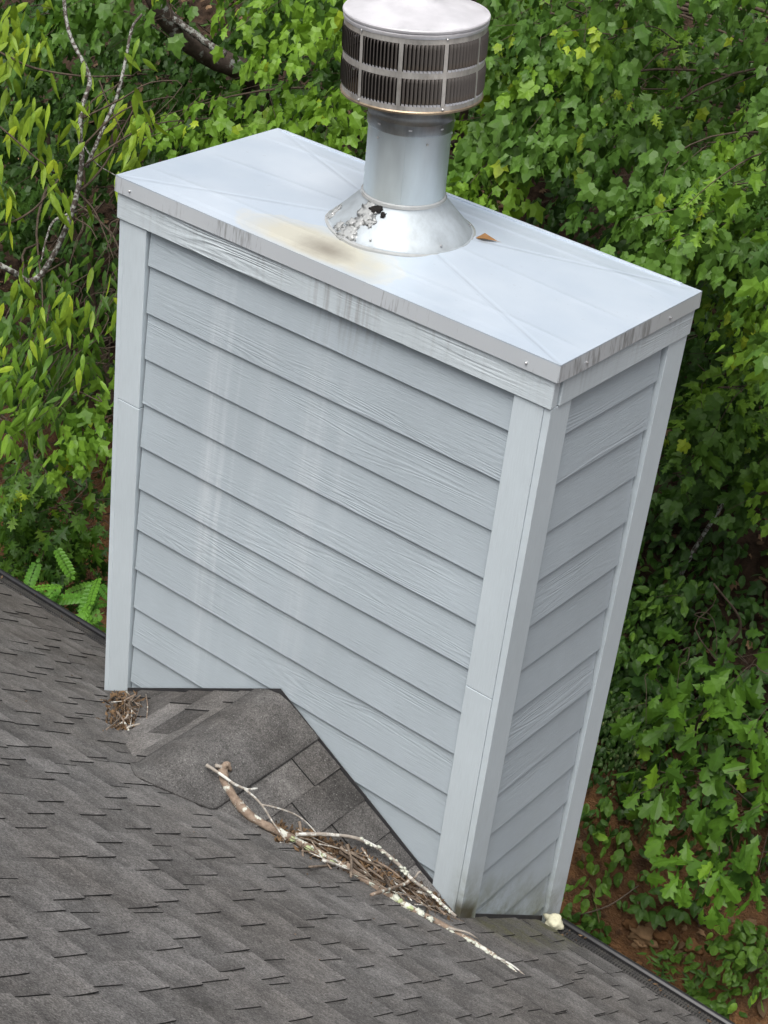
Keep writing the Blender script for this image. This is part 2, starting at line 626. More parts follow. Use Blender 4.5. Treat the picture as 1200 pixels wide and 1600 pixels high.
M_trunk = bark_material('lichened_trunk', (0.045, 0.034, 0.028), (0.11, 0.085, 0.07), 0.15, (0.26, 0.27, 0.25), 0.7)
M_green_stem = bark_material('green_twig', (0.10, 0.085, 0.04), (0.18, 0.15, 0.06))


def leaf_material(name, a, b, bright, use_attr, rough=0.46, sheen=0.28, transl=0.24):
    """leaf with see-through light; A-B by leaf, BRIGHT for young leaves"""
    T = NT(name)
    r = T.attr('tone') if use_attr else T.rand()
    c = T.mix(T.ramp(r, 0, 1, 0.0, 0.86), a, b)
    c = T.mix(T.ramp(r, 0, 1, 0.90, 0.97), c, bright)
    g = T.t.nodes.new('ShaderNodeNewGeometry').outputs['Position']
    m = T.ramp(T.noise(g, 30.0, 2), 0.85, 1.15, 0.3, 0.7)
    c = T.mix(1.0, c, T.comb(m, m, m), 'MULTIPLY')
    T.base(c).set(rough=rough, spec=sheen)
    tr = T.t.nodes.new('ShaderNodeBsdfTranslucent')
    cc = T.mix(0.5, c, T.mix(1.0, c, (1.35, 1.5, 0.45), 'MULTIPLY'))
    T.l(cc, tr.inputs['Color'])
    mx = T.t.nodes.new('ShaderNodeMixShader')
    mx.inputs[0].default_value = transl
    T.l(T.p.outputs[0], mx.inputs[1])
    T.l(tr.outputs[0], mx.inputs[2])
    T.l(mx.outputs[0], T.out.inputs['Surface'])
    return T.m


LEAF_MATS = {}
for nm, a, b, br in (
        ('maple', (0.042, 0.102, 0.017), (0.095, 0.195, 0.028), (0.28, 0.38, 0.030)),
        ('maple_shaded', (0.028, 0.072, 0.014), (0.058, 0.130, 0.020), (0.11, 0.20, 0.030)),  # maple darkened in its colour for the shade deep in the thicket
        ('maple_fresh', (0.092, 0.195, 0.020), (0.170, 0.310, 0.030), (0.33, 0.44, 0.035)),
        ('lance', (0.130, 0.230, 0.022), (0.25, 0.37, 0.032), (0.42, 0.52, 0.035)),
        ('oak', (0.036, 0.095, 0.013), (0.098, 0.215, 0.020), (0.21, 0.38, 0.03)),
        ('oval', (0.045, 0.110, 0.020), (0.105, 0.210, 0.028), (0.19, 0.34, 0.035)),
        ('locust', (0.075, 0.21, 0.025), (0.13, 0.31, 0.032), (0.24, 0.46, 0.05)),
        ('small', (0.055, 0.10, 0.035), (0.10, 0.165, 0.055), (0.25, 0.29, 0.12))):
    LEAF_MATS[nm] = (leaf_material(nm + '_leaf', a, b, br, False), leaf_material(nm + '_foliage', a, b, br, True))

M_deadleaf = plain('dead_leaf', (0.27, 0.145, 0.06), 0.8, 0, 0.2)
M_litter = None


def litter_material():
    T = NT('leaf_litter')
    r = T.attr('tone')
    c = T.mix(r, (0.045, 0.030, 0.020), (0.21, 0.135, 0.075))
    T.base(c).set(rough=0.85, spec=0.15)
    return T.m


M_litter = litter_material()


def ground_material():
    T = NT('clay_bank')
    g = T.t.nodes.new('ShaderNodeNewGeometry').outputs['Position']
    n1 = T.noise(g, 2.4, 5, 0.65)
    n2 = T.noise(g, 14.0, 5, 0.7)
    n3 = T.noise(g, 70.0, 3, 0.7)
    c = T.mix(T.ramp(n1, 0, 1, 0.38, 0.66), (0.10, 0.056, 0.032), (0.30, 0.155, 0.070))
    c = T.mix(T.ramp(n2, 0, 0.85, 0.48, 0.68), c, (0.075, 0.045, 0.030))
    c = T.mix(T.ramp(n3, 0, 0.5, 0.58, 0.72), c, (0.29, 0.19, 0.11))
    x, y, z = T.sep(g)
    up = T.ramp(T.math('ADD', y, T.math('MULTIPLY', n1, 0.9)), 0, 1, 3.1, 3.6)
    c = T.mix(up, c, T.mix(T.ramp(n2, 0, 1, 0.35, 0.65), (0.026, 0.018, 0.013), (0.065, 0.042, 0.028)))  # upper bank litter darkened in colour for the shade under the trees
    T.base(c).set(rough=0.95, spec=0.1, normal=T.bump(T.math('ADD', n2, T.math('MULTIPLY', n3, 0.4)), 0.8, 0.05))
    return T.m


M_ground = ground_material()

# ================================================================== GROUND: clay bank rising behind the house
def axis(lo, hi, f0, f1, fine, coarse):
    a = []
    v = lo
    while v < hi:
        a.append(v)
        if f0 <= v < f1: v += fine
        else:
            d = min(abs(v - f0), abs(v - f1))
            v += min(coarse, fine + d * 0.22)
    a.append(hi)
    return a


xs = axis(-60, 60, -1.5, 3.6, 0.045, 6.0)
ys = axis(-40, 90, 1.4, 4.2, 0.045, 6.0)
gv = [(x, y, terrain_z(x, y)) for y in ys for x in xs]
nx = len(xs)
gf = [(j * nx + i, j * nx + i + 1, (j + 1) * nx + i + 1, (j + 1) * nx + i) for j in range(len(ys) - 1) for i in range(nx - 1)]
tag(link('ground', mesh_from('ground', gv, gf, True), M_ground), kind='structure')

# ================================================================== HOUSE: shingled slope, cricket, walls
house = empty('house', (0, 0, 0), 'house with weathered dark grey shingled roof sloping down to a black gutter', 'house')
cosA, sinA = math.cos(CA), math.sin(CA)
S_E = EAVE_Y / cosA


def slope_pt(x, s, h=0.0):
    return Vector((x, s * cosA + h * sinA, ZR - s * sinA + h * cosA))


SLOPE_M = Matrix(((1, 0, 0, 0), (0, cosA, sinA, 0), (0, -sinA, cosA, ZR), (0, 0, 0, 1)))   # local (x, s, h) -> world

# roof deck under the shingles (a slab), walls, eave boards
RX0, RX1, RS0 = -9.0, 7.0, -8.0
board('roof_deck', (RX0, RS0, -0.06), (RX1, S_E - 0.01, -0.006), M_felt, house, (1, 0, 0), (0, 1, 0), 0).matrix_basis = SLOPE_M
back_s = [slope_pt(RX0, RS0, -0.006), slope_pt(RX1, RS0, -0.006)]
rb = back_s[0].y * 2 - EAVE_Y
bvs = [back_s[0], back_s[1], Vector((RX1, rb, roof_z(EAVE_Y))), Vector((RX0, rb, roof_z(EAVE_Y)))]
bvs += [v - Vector((0, 0, 0.06)) for v in bvs]
link('far_roof_slope', mesh_from('far_roof_slope', bvs, [(0, 1, 2, 3), (7, 6, 5, 4), (0, 4, 5, 1), (1, 5, 6, 2), (2, 6, 7, 3), (3, 7, 4, 0)]), M_shingle, house)
EZ = roof_z(EAVE_Y)
wall_prof_y0, wall_prof_y1 = back_s[0].y * 2 - 0.25, 0.25
board('house_wall', (RX0 + 0.4, wall_prof_y0, -3.7), (RX1 - 0.4, wall_prof_y1, EZ - 0.13), M_housewall, house, (1, 0, 0), (0, 0, 1), 0)
board('fascia', (RX0, EAVE_Y - 0.035, EZ - 0.20), (RX1, EAVE_Y - 0.012, EZ - 0.045), M_trim, house, (1, 0, 0), (0, 0, 1), 0.002)
board('soffit', (RX0, 0.25, EZ - 0.20), (RX1, EAVE_Y - 0.037, EZ - 0.185), M_trim, house, (1, 0, 0), (0, 1, 0), 0)
for gx in (RX0 + 0.38, RX1 - 0.40):
    g = [Vector((gx, 0.25, EZ - 0.13)), Vector((gx, wall_prof_y0, EZ - 0.13)), slope_pt(gx, RS0, -0.07)]
    g2 = [v + Vector((0.02, 0, 0)) for v in g]
    link('gable_wall', mesh_from('gable_wall', g + g2, [(0, 1, 2), (5, 4, 3), (0, 3, 4, 1), (1, 4, 5, 2), (2, 5, 3, 0)]), M_housewall, house)

# ---- laminated shingles: each strip its own part, each of its raised tabs a sub-part
EXP = 0.143


def tone_attr(me, values):
    at_ = me.attributes.new('tone', 'FLOAT', 'POINT')
    at_.data.foreach_set('value', values)


def slab_mesh(name, w, l, t, h0, h1, curl=0.0, nu=2, nv=4, t0=0.3, t1=0.7, skew=0.0, edge=True, bow=0.0):
    """thin plate, x 0..w, s 0..l; underside height h0 (top) to h1 (lower end), thickness t; dark cut edges"""
    vs_, fs, tn = [], [], []
    for j in range(nv + 1):
        f = j / nv
        for i in range(nu + 1):
            g = i / nu
            h = h0 + (h1 - h0) * f + t + curl * f ** 3 * (0.35 + 0.65 * g)
            inset = 0.006 * f if edge else 0
            x = inset * (1 - 2 * g) + w * g + skew * f + bow * math.sin(f * math.pi) * (1 if g == 1 else 0)
            vs_.append((x, l * f, h))
            tn.append(t0 + (t1 - t0) * f)
    m = nu + 1
    for j in range(nv):
        for i in range(nu):
            fs.append((j * m + i, j * m + i + 1, (j + 1) * m + i + 1, (j + 1) * m + i))
    ntop = len(fs)
    ring = [i for i in range(m)] + [j * m + nu for j in range(1, nv + 1)] + [nv * m + i for i in range(nu - 1, -1, -1)] + [j * m for j in range(nv - 1, 0, -1)]
    b0 = len(vs_)
    for k in ring:
        v = vs_[k]
        vs_.append((v[0], v[1], v[2] - t))
        tn.append(0.2)
    n = len(ring)
    for k in range(n):
        k2 = (k + 1) % n
        fs.append((ring[k2], ring[k], b0 + k, b0 + k2))
    me = mesh_from(name, vs_, fs)
    me.materials.append(M_shingle)
    me.materials.append(M_edge)
    for p in me.polygons:
        if p.index >= ntop: p.material_index = 1
    tone_attr(me, tn)
    return me


LAP = 0.045
strip_meshes = [slab_mesh('shingle', 0.995, EXP + LAP, 0.003, 0.001, 0.0052, 0.0, 6, 3, a, b, edge=False) for a, b in ((0.15, 0.5), (0.25, 0.62), (0.1, 0.42), (0.3, 0.55))]
tab_meshes = []
for w in (0.085, 0.105, 0.125, 0.145, 0.165, 0.19, 0.22):
    for k in range(2):
        tab_meshes.append((w, slab_mesh('tab', w, EXP + 0.012, 0.0030, 0.0, 0.0, random.uniform(0.001, 0.0045), 2, 4, random.uniform(0.2, 0.5), random.uniform(0.5, 1.0), random.uniform(-0.004, 0.004), bow=random.uniform(-0.003, 0.003))))

# the part of the slope the photo shows, by its frame in the roof plane
def in_frame(p, m=0):
    x, y, z = project(p)
    return -m < x < 1200 + m and -m < y < 1600 + m


def hidden_from_view(x, s):
    """under the cricket or inside the chimney, or behind it"""
    p = slope_pt(x, s)
    if 0 < x < W and p.y > 0: return True
    return 0 < x < W and cricket_z(x, p.y) > p.z + 0.03


field_v, field_f, field_t, field_m = [], [], [], []


def add_field(me, M):
    b = len(field_v)
    for v in me.vertices: field_v.append(M @ v.co)
    tn = [0.0] * len(me.vertices)
    me.attributes['tone'].data.foreach_get('value', tn)
    field_t.extend(tn)
    for p in me.polygons:
        field_f.append(tuple(b + i for i in p.vertices))
        field_m.append(p.material_index)


n_tab = 0
rt = random.Random(11)
for k in range(0, 27):
    s1 = S_E - k * EXP + (0.012 if k == 0 else 0)
    s1_full = s1
    x = -4.2 - rt.random()
    lift = 0.0
    while x < 4.6:
        # right of the chimney the eave is cut a little higher
        s1 = s1_full - (0.075 if k == 0 and x + 0.995 > W + 0.05 else 0.0)
        s0 = s1 - EXP - LAP
        sm = strip_meshes[rt.randrange(4)]
        M = SLOPE_M @ Matrix.Translation((x, s0 + rt.uniform(-0.002, 0.002), 0.0))
        vis_strip = any(in_frame(slope_pt(x + f, s), 6) and not hidden_from_view(x + f, s) for f in (0, .25, .5, .75, 1.0) for s in (s1 - 0.1, s1 - 0.02))
        allhid = all(hidden_from_view(x + f, s) for f in (0.02, .2, .4, .6, .8, 0.98) for s in (s1 - 0.14, s1))
        st = None
        if allhid:
            x += 1.0
            continue
        if vis_strip:
            st = link('shingle', sm, None, house, M)
        else:
            add_field(sm, M)
        # tabs
        tx = x + rt.uniform(0.0, 0.06)
        while tx < x + 0.93:
            w, tm = tab_meshes[rt.randrange(len(tab_meshes))]
            if tx + w > x + 1.0: break
            h = 0.0042 + 0.0012 * (1 - 0.0)
            TM = SLOPE_M @ Matrix.Translation((tx, s1 - EXP - 0.012 + rt.uniform(-0.003, 0.003), 0.0052)) @ Matrix.Rotation(math.radians(1.15) , 4, 'X')
            cx = tx + w / 2
            vis = st is not None and in_frame(slope_pt(cx, s1 - 0.07), 20) and not hidden_from_view(cx, s1 - 0.05)
            if vis:
                tb = link('tab', tm, None, st)
                tb.matrix_basis = M.inverted() @ TM
                n_tab += 1
            elif not hidden_from_view(cx, s1):
                add_field(tm, TM)
            tx += w + rt.choice((0.0, 0.0, 0.04, 0.07, 0.10, 0.13))
        x += 1.0
print('visible tabs', n_tab)
me = mesh_from('shingle_field', field_v, field_f)
me.materials.append(M_shingle)
me.materials.append(M_edge)
me.polygons.foreach_set('material_index', field_m)
tone_attr(me, field_t)
tag(link('shingle_field', me, None, house), kind='stuff')

# ---- cricket behind the chimney: deck, shingles, bent ridge sheet, dark strips at the wall foot
cB = math.atan(CR_S)
cosB, sinB = math.cos(cB), math.sin(cB)
BLEN = XM / cosB
RL = -RIDGE_Y


def cricket_pt(a, b, h, side):
    return Vector((XM + side * (b * cosB + h * sinB), -a, APEX_Z - b * sinB + h * cosB))


cv = [(0, 0, ZR), (XM, 0, APEX_Z), (W, 0, ZR), (XM, RIDGE_Y, APEX_Z)]
cv = [(x, y + 0.0, z - 0.008) for x, y, z in cv] + [(0, 0, ZR - 0.05), (XM, 0, ZR - 0.05), (W, 0, ZR - 0.05), (XM, RIDGE_Y, APEX_Z - 0.06)]
link('cricket_deck', mesh_from('cricket_deck', cv, [(0, 1, 3), (1, 2, 3), (4, 7, 5), (5, 7, 6), (0, 4, 5, 1), (1, 5, 6, 2), (0, 3, 7, 4), (3, 2, 6, 7)]), M_felt, house)


def clip(poly, f):
    """keep the part of POLY (list of (a, b)) where f >= 0"""
    out = []
    for i in range(len(poly)):
        p, q = poly[i], poly[(i + 1) % len(poly)]
        fp, fq = f(p), f(q)
        if fp >= 0: out.append(p)
        if fp * fq < 0:
            t = fp / (fp - fq)
            out.append((p[0] + t * (q[0] - p[0]), p[1] + t * (q[1] - p[1])))
    return out


rc = random.Random(5)
for side in (1, -1):
    for k in range(1 if side == 1 else 0, 8):
        b0, b1 = 0.06 + k * EXP, 0.06 + (k + 1) * EXP
        a = -0.02 - rc.random() * 0.1
        up = rc.random() < 0.5
        while a < RL:
            w = rc.uniform(0.11, 0.26)
            poly = [(a + 0.0015, b0 - 0.03), (a + w - 0.0015, b0 - 0.03), (a + w - 0.0015, b1), (a + 0.0015, b1)]
            poly = clip(poly, lambda p: p[0] - 0.004)
            poly = clip(poly, lambda p: RL * (1 - p[1] / BLEN) + 0.02 - p[0]) if poly else poly
            a += w
            up = not up
            if len(poly) < 3: continue
            t = 0.0075 if up else 0.0035
            top = [cricket_pt(p[0], p[1], 0.001 + 0.007 * (p[1] - b0 + 0.03) / (EXP + 0.03) + t, side) for p in poly]
            bot = [cricket_pt(p[0], p[1], -0.004, side) for p in poly]
            n = len(poly)
            o_fl = 1 if side == 1 else -1
            fs = [tuple(range(n))] + [(i, i + n, (i + 1) % n + n, (i + 1) % n) for i in range(n)]
            bm = bmesh.new()
            bvv = [bm.verts.new(v) for v in top + bot]
            for f in fs: bm.faces.new([bvv[i] for i in f])
            bm.faces.new([bvv[i] for i in reversed(range(n, 2 * n))])
            me = bm_mesh('shingle', bm)
            me.materials.append(M_shingle if rc.random() < (0.5 if side == -1 else 0.12) else M_shingle_dk)
            me.materials.append(M_edge)
            nz = Vector((side * sinB, 0, cosB))
            for p in me.polygons:
                if p.normal.dot(nz) < 0.7: p.material_index = 1
            tone_attr(me, [rc.uniform(0.2, 0.75) if side == -1 else rc.uniform(0.2, 0.7)] * len(me.vertices))
            link('shingle', me, None, house)

# bent sheet over the cricket ridge
rv, rf, rtn = [], [], []
bs = [-0.125, -0.11, -0.09, -0.065, -0.045, -0.02, 0.0, 0.02, 0.045, 0.09, 0.14, 0.18, 0.215]
NA = 16
for b in bs:
    ab = abs(b)
    aend = RL * (1 - ab / BLEN) + 0.022 + 0.015 * (1 - ab / 0.3)
    for j in range(NA + 1):
        a = 0.003 + (aend - 0.003) * j / NA
        side = 1 if b >= 0 else -1
        rnd_h = 0.021 - 0.016 * math.exp(-(ab / 0.035) ** 2)
        lift = 0.0
        base_p = cricket_pt(a, ab, rnd_h, side)
        rz = roof_z(base_p.y) + 0.016
        if base_p.z < rz: base_p.z = rz
        base_p.z += 0.0035 * noise.noise(Vector((a * 5, b * 6, 2.2)))
        rv.append(base_p)
        rtn.append(0.40 + 0.42 * math.exp(-(ab / 0.06) ** 2) * (0.35 + 0.65 * abs(j / NA - 0.5) * 2))
for i in range(len(bs) - 1):
    for j in range(NA):
        rf.append((i * (NA + 1) + j, i * (NA + 1) + j + 1, (i + 1) * (NA + 1) + j + 1, (i + 1) * (NA + 1) + j))
ntop = len(rf)
ring = [i * (NA + 1) + NA for i in range(len(bs))]
b0 = len(rv)
for lst in ([j for j in range(NA + 1)], ring, [(len(bs) - 1) * (NA + 1) + j for j in range(NA, -1, -1)]):
    s_ = len(rv)
    for k in lst:
        rv.append(rv[k] - Vector((0, 0, 0.007)))
        rtn.append(0.2)
    for q in range(len(lst) - 1):
        rf.append((lst[q + 1], lst[q], s_ + q, s_ + q + 1))
me = mesh_from('ridge_sheet', rv, rf, True)
me.materials.append(M_shingle_dk)
for p in me.polygons:
    if p.index >= ntop: p.use_smooth = False
tone_attr(me, rtn)
o = link('ridge_sheet', me, None, house)
o['label'] = 'smooth bent shingle sheet folded over the small ridge behind the chimney'

# dark flashing strips that stand in for the shadowed gap below the siding
def flashing(p0, p1, h, thick, nrm):
    p0, p1, nrm = Vector(p0), Vector(p1), Vector(nrm)
    up = Vector((0, 0, h))
    a = [p0, p1, p1 + up, p0 + up]
    b = [v + nrm * thick for v in a]
    link('flashing_gap_strip', mesh_from('flashing_gap_strip', a + b, [(3, 2, 1, 0), (4, 5, 6, 7), (0, 1, 5, 4), (1, 2, 6, 5), (2, 3, 7, 6), (3, 0, 4, 7)]), M_gap_flash, house)


flashing((0.13, 0.004, ZR + CR_S * 0.13), (XM, 0.004, APEX_Z), 0.024, 0.003, (0, -1, 0))
flashing((XM, 0.004, APEX_Z), (W - 0.13, 0.004, ZR + CR_S * 0.13), 0.022, 0.003, (0, -1, 0))
flashing((W - 0.006, 0.115, roof_z(0.115)), (W - 0.006, 0.66, roof_z(0.66)), 0.028, 0.003, (1, 0, 0))

# ================================================================== GUTTERS
def gutter(x0, x1, label, back=0.0):
    g = empty('roof_gutter', (x0, EAVE_Y - back, EZ + S * back), label, 'gutter', 'gutters along the eave')
    L = x1 - x0

    def extrude(name, prof, mat, closed=False, y_off=0.0):
        nseg = 2
        v, f = [], []
        n = len(prof)
        for i in range(nseg + 1):
            for (y, z) in prof: v.append((L * i / nseg, y, z))
        for i in range(nseg):
            for k in range(n if closed else n - 1):
                k2 = (k + 1) % n
                f.append((i * n + k, i * n + k2, (i + 1) * n + k2, (i + 1) * n + k))
        if closed:
            f.append(tuple(range(n)))
            f.append(tuple(nseg * n + k for k in reversed(range(n))))
        bm = bmesh.new()
        bb = [bm.verts.new(p) for p in v]
        for q in f: bm.faces.new([bb[i] for i in q])
        return link(name, bm_mesh(name, bm), mat, g)

    t = 0.0015
    extrude('trough', [(0.002, -0.035), (0.002, -0.15), (0.085, -0.15), (0.118, -0.075), (0.118, -0.045), (0.122, -0.045), (0.122, -0.078), (0.088, -0.154), (-0.002, -0.154), (-0.002, -0.035)], M_black, True)
    extrude('gutter_lip', [(0.098, -0.040), (0.100, -0.030), (0.108, -0.024), (0.118, -0.024), (0.126, -0.031), (0.126, -0.044), (0.1225, -0.044), (0.122, -0.034), (0.116, -0.029), (0.108, -0.030), (0.103, -0.040)], M_black, True)
    # perforated guard sheet with two ribs
    extrude('leaf_guard', [(-0.02, -0.010), (0.018, -0.031), (0.022, -0.027), (0.027, -0.033), (0.060, -0.037), (0.064, -0.032), (0.069, -0.038), (0.098, -0.041), (0.098, -0.0425), (0.0, -0.033), (-0.02, -0.012)], M_guard, True)
    return g


def guard_material():
    T = NT('perforated_guard')
    o = T.obj()
    x, y, z = T.sep(o)
    fx = T.math('ABSOLUTE', T.math('SUBTRACT', T.math('FRACT', T.math('MULTIPLY', x, 80.0)), 0.5))
    fy = T.math('ABSOLUTE', T.math('SUBTRACT', T.math('FRACT', T.math('MULTIPLY', y, 90.0)), 0.5))
    hole = T.math('MULTIPLY', T.ramp(fx, 1, 0, 0.22, 0.3), T.ramp(fy, 1, 0, 0.22, 0.3))
    dust = T.ramp(T.noise(o, 9.0, 4, 0.7), 0, 1, 0.35, 0.7)
    c = T.mix(dust, (0.028, 0.028, 0.03), (0.085, 0.08, 0.072))
    T.base(T.mix(hole, c, (0.004, 0.004, 0.004))).set(rough=0.5, spec=0.4)
    return T.m


M_guard = guard_material()
gutter(-8.9, -0.02, 'black gutter with leaf guard running from chimney to the upper roof corner')
gutter(W + 0.06, 6.9, 'black gutter with perforated leaf guard below the dirt bank', 0.055)

# ================================================================== CHIMNEY
chim = empty('chimney', (0, 0, 0), 'tall light grey chimney box with lap siding and a pale metal cover', 'chimney')
board('sheathing', (0.034, 0.036, -3.6), (W - 0.034, D - 0.034, TOP - 0.03), M_wrap, chim, (1, 0, 0), (0, 0, 1), 0)

# lap siding: one plank per row, front, right side, left side and back
def plank(face, k, u0, u1):
    zb = Z1 - E_LAP * k
    zt = min(zb + E_LAP + 0.028, TOP - 0.06)
    f = (zt - zb) / (E_LAP + 0.028)
    jit = random.uniform(-0.0015, 0.0015)
    prof = [(0.010 + jit, zb), (0.0182 + jit, zb), (0.021 + 0.0092 * f, zt), (0.0128 + 0.0092 * f, zt)]   # (depth behind trim face, z)
    bow = random.uniform(-0.0012, 0.0012)
    N = 4
    v, fc = [], []
    for i in range(N + 1):
        u = u0 + (u1 - u0) * i / N
        for d, z in prof:
            z2 = z + bow * math.sin(math.pi * i / N)
            v.append({'front': (u, d, z2), 'right': (W - d, u, z2), 'left': (d, u, z2), 'back': (u, D - d, z2)}[face])
    for i in range(N):
        for q in range(4):
            fc.append((i * 4 + q, i * 4 + (q + 1) % 4, (i + 1) * 4 + (q + 1) % 4, (i + 1) * 4 + q))
    fc += [(3, 2, 1, 0), tuple(N * 4 + q for q in range(4))]
    bm = bmesh.new()
    bb = [bm.verts.new(p) for p in v]
    for q in fc: bm.faces.new([bb[i] for i in q])
    bmesh.ops.recalc_face_normals(bm, faces=bm.faces[:])
    lo = [e for e in bm.edges if all(abs(w.co.z - zb) < 0.003 for w in e.verts) and e.calc_length() > 0.05]
    bmesh.ops.bevel(bm, geom=lo, offset=0.0014, segments=1, affect='EDGES')
    me = bm_mesh('siding_plank', bm)
    uv_along(me, (1, 0, 0) if face in ('front', 'back') else (0, 1, 0), (0, 0, 1))
    return link('siding_plank', me, M_front if face == 'front' else M_side, chim)


for k in range(0, 12): plank('front', k, 0.136, W - 0.1325)
for k in range(0, 16): plank('right', k, 0.1125, D - 0.131)
for k in range(0, 16): plank('left', k, 0.108, D - 0.108)
for k in range(0, 16): plank('back', k, 0.125, W - 0.128)

TB = TOP - 0.0567 - 0.0971          # underside of the top band
zj_l, zj_r = 0.526, 0.1366
TT = 0.032                           # trim thickness
# corner boards; front ones are butted from two lengths
def corner(lo, hi, along=(0, 0, 1), across=(1, 0, 0), z0=-1.0, z1=TB - 0.001, joints=()):
    zs = [z0] + sorted(joints) + [z1]
    for a, b in zip(zs[:-1], zs[1:]):
        board('corner_board', (lo[0], lo[1], a + (0.0035 if a != z0 else 0)), (hi[0], hi[1], b), M_trim, chim, along, across, 0.0012)


corner((0.024, 0.0, 0), (0.129, TT, 0), joints=(zj_l,))                                   # front face, left
corner((0.0, 0.0015, 0), (0.0225, 0.112, 0), across=(0, 1, 0), z0=-1.2)                   # left face, front edge
corner((W - 0.132, 0.0, 0), (W - 0.0255, TT, 0), joints=(zj_r,))                          # front face, right
corner((W - 0.024, 0.001, 0), (W, 0.112, 0), across=(0, 1, 0), z0=-1.2)                   # right face, front edge
corner((W - TT, D - 0.118, 0), (W, D, 0), across=(0, 1, 0), z0=-3.55)                     # right face, back edge
corner((0.0, D - 0.112, 0), (TT, D, 0), across=(0, 1, 0), z0=-3.55)                       # left face, back edge
corner((TT + 0.0015, D - TT, 0), (0.13, D + 0.0005, 0), z0=-3.55)
corner((W - 0.13, D - TT, 0), (W - TT - 0.0015, D + 0.0005, 0), z0=-3.55)

# top bands under the cover
BZ0, BZ1 = TB, TOP - 0.040
board('top_band', (-0.007, -0.007, BZ0), (W + 0.001, TT - 0.004, BZ1), M_band, chim, (1, 0, 0), (0, 0, 1), 0.003)
board('top_band', (W - 0.028, TT + 0.002, BZ0 + 0.001), (W + 0.006, D + 0.004, BZ1 - 0.001), M_band, chim, (0, 1, 0), (0, 0, 1), 0.003)
board('top_band', (-0.007, TT, BZ0 + 0.001), (0.028, D + 0.004, BZ1 - 0.001), M_band, chim, (0, 1, 0), (0, 0, 1), 0.003)
board('top_band', (0.030, D - 0.028, BZ0 + 0.002), (W - 0.030, D + 0.003, BZ1 - 0.002), M_band, chim, (1, 0, 0), (0, 0, 1), 0.003)

# cross-broken sheet-metal cover with turned-down skirts
EO = 0.012
FCX, FCY = 0.893, 0.398
NG = 48
cvv, cff = [], []
def cover_h(x, y):
    fx, fy = abs(x - W / 2) / (W / 2 + EO), abs(y - D / 2) / (D / 2 + EO)
    h = 0.030 * (1 - max(fx, fy))
    for yc, a, wd in ((0.125, 0.0014, 0.02), (0.40, 0.0010, 0.02), (0.70, 0.0018, 0.02)):
        h += a * max(0.0, 1 - abs(y - yc) / wd) * min(1.0, (1 - fx) * 6)
    h += 0.0022 * (1 - max(fx, fy)) * noise.noise(Vector((x * 2.2, y * 3, 0.4)))
    if fy > 0.999 or fx > 0.999: h = 0.0
    sag = -0.004 * math.sin(math.pi * (x + EO) / (W + 2 * EO)) if fy > 0.9 else 0.0
    return TOP + h + 0.5 * sag


# lines: even in x; in y the creases fall on grid lines
gy = sorted(set([-EO + (D + 2 * EO) * i / NG for i in range(NG + 1)]))
gx = [-EO + (W + 2 * EO) * i / NG for i in range(NG + 1)]
for j_, y in enumerate(gy):
    for i_, x in enumerate(gx):
        crease = 0.0016 if (i_ == j_ or i_ + j_ == NG) and 0 < i_ < NG else 0.0      # pressed stiffening folds, corner to corner
        cvv.append((x, y, cover_h(x, y) - crease))
m = NG + 1
for j in range(NG):
    for i in range(NG):
        a, b, c, d = j * m + i, j * m + i + 1, (j + 1) * m + i + 1, (j + 1) * m + i
        if (i < NG // 2) == (j < NG // 2): cff += [(a, b, c), (a, c, d)]
        else: cff += [(a, b, d), (b, c, d)]
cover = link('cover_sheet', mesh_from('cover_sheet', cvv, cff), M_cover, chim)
sk = 0.0567
def skirt(p0, p1, out):
    p0, p1, out = Vector(p0), Vector(p1), Vector(out)
    N = 24
    v, f = [], []
    for i in range(N + 1):
        p = p0.lerp(p1, i / N)
        wob = 0.0018 * noise.noise(p * 3.1)
        zt = cover_h(p.x, p.y)
        hem = p + out * (0.0035 + wob)
        for q in (Vector((p.x, p.y, zt)), Vector((hem.x, hem.y, TOP - sk)), Vector((hem.x, hem.y, TOP - sk)) - out * 0.003, Vector((p.x, p.y, zt - 0.003)) - out * 0.003):
            v.append(q)
    for i in range(N):
        for q in range(4):
            f.append((i * 4 + q, i * 4 + (q + 1) % 4, (i + 1) * 4 + (q + 1) % 4, (i + 1) * 4 + q))
    f += [(0, 1, 2, 3), tuple(N * 4 + q for q in (3, 2, 1, 0))]
    bm = bmesh.new()
    bb = [bm.verts.new(p) for p in v]
    for q in f: bm.faces.new([bb[i] for i in q])
    link('cover_skirt', bm_mesh('cover_skirt', bm), M_cover, chim)


skirt((-EO, -EO, 0), (W + EO, -EO, 0), (0, -1, 0))
skirt((W + EO, -EO, 0), (W + EO, D + EO, 0), (1, 0, 0))
skirt((W + EO, D + EO, 0), (-EO, D + EO, 0), (0, 1, 0))
skirt((-EO, D + EO, 0), (-EO, -EO, 0), (-1, 0, 0))
# back edge standing hem
board('cover_hem', (0.02, D + EO - 0.018, TOP - 0.002), (W - 0.06, D + EO - 0.004, TOP + 0.004), M_cover, chim, (1, 0, 0), (0, 1, 0), 0.001)


def screw(p, nrm, parent, r=0.006):
    v, f = [], []
    n = Vector(nrm).normalized()
    p = Vector(p)
    tube_verts([p - n * 0.004, p + n * 0.003, p + n * 0.005], [r, r, r * 0.5], 8, 0, v, f)
    return link('screw', mesh_from('screw', v, f), M_screw, parent)


for p, nn in (((0.06, -EO - 0.004, TOP - 0.035), (0, -1, 0)), ((W - 0.10, -EO - 0.004, TOP - 0.035), (0, -1, 0)), ((W + EO + 0.004, 0.13, TOP - 0.035), (1, 0, 0)), ((W + EO + 0.004, 0.62, TOP - 0.035), (1, 0, 0))):
    screw(p, nn, chim, 0.004)

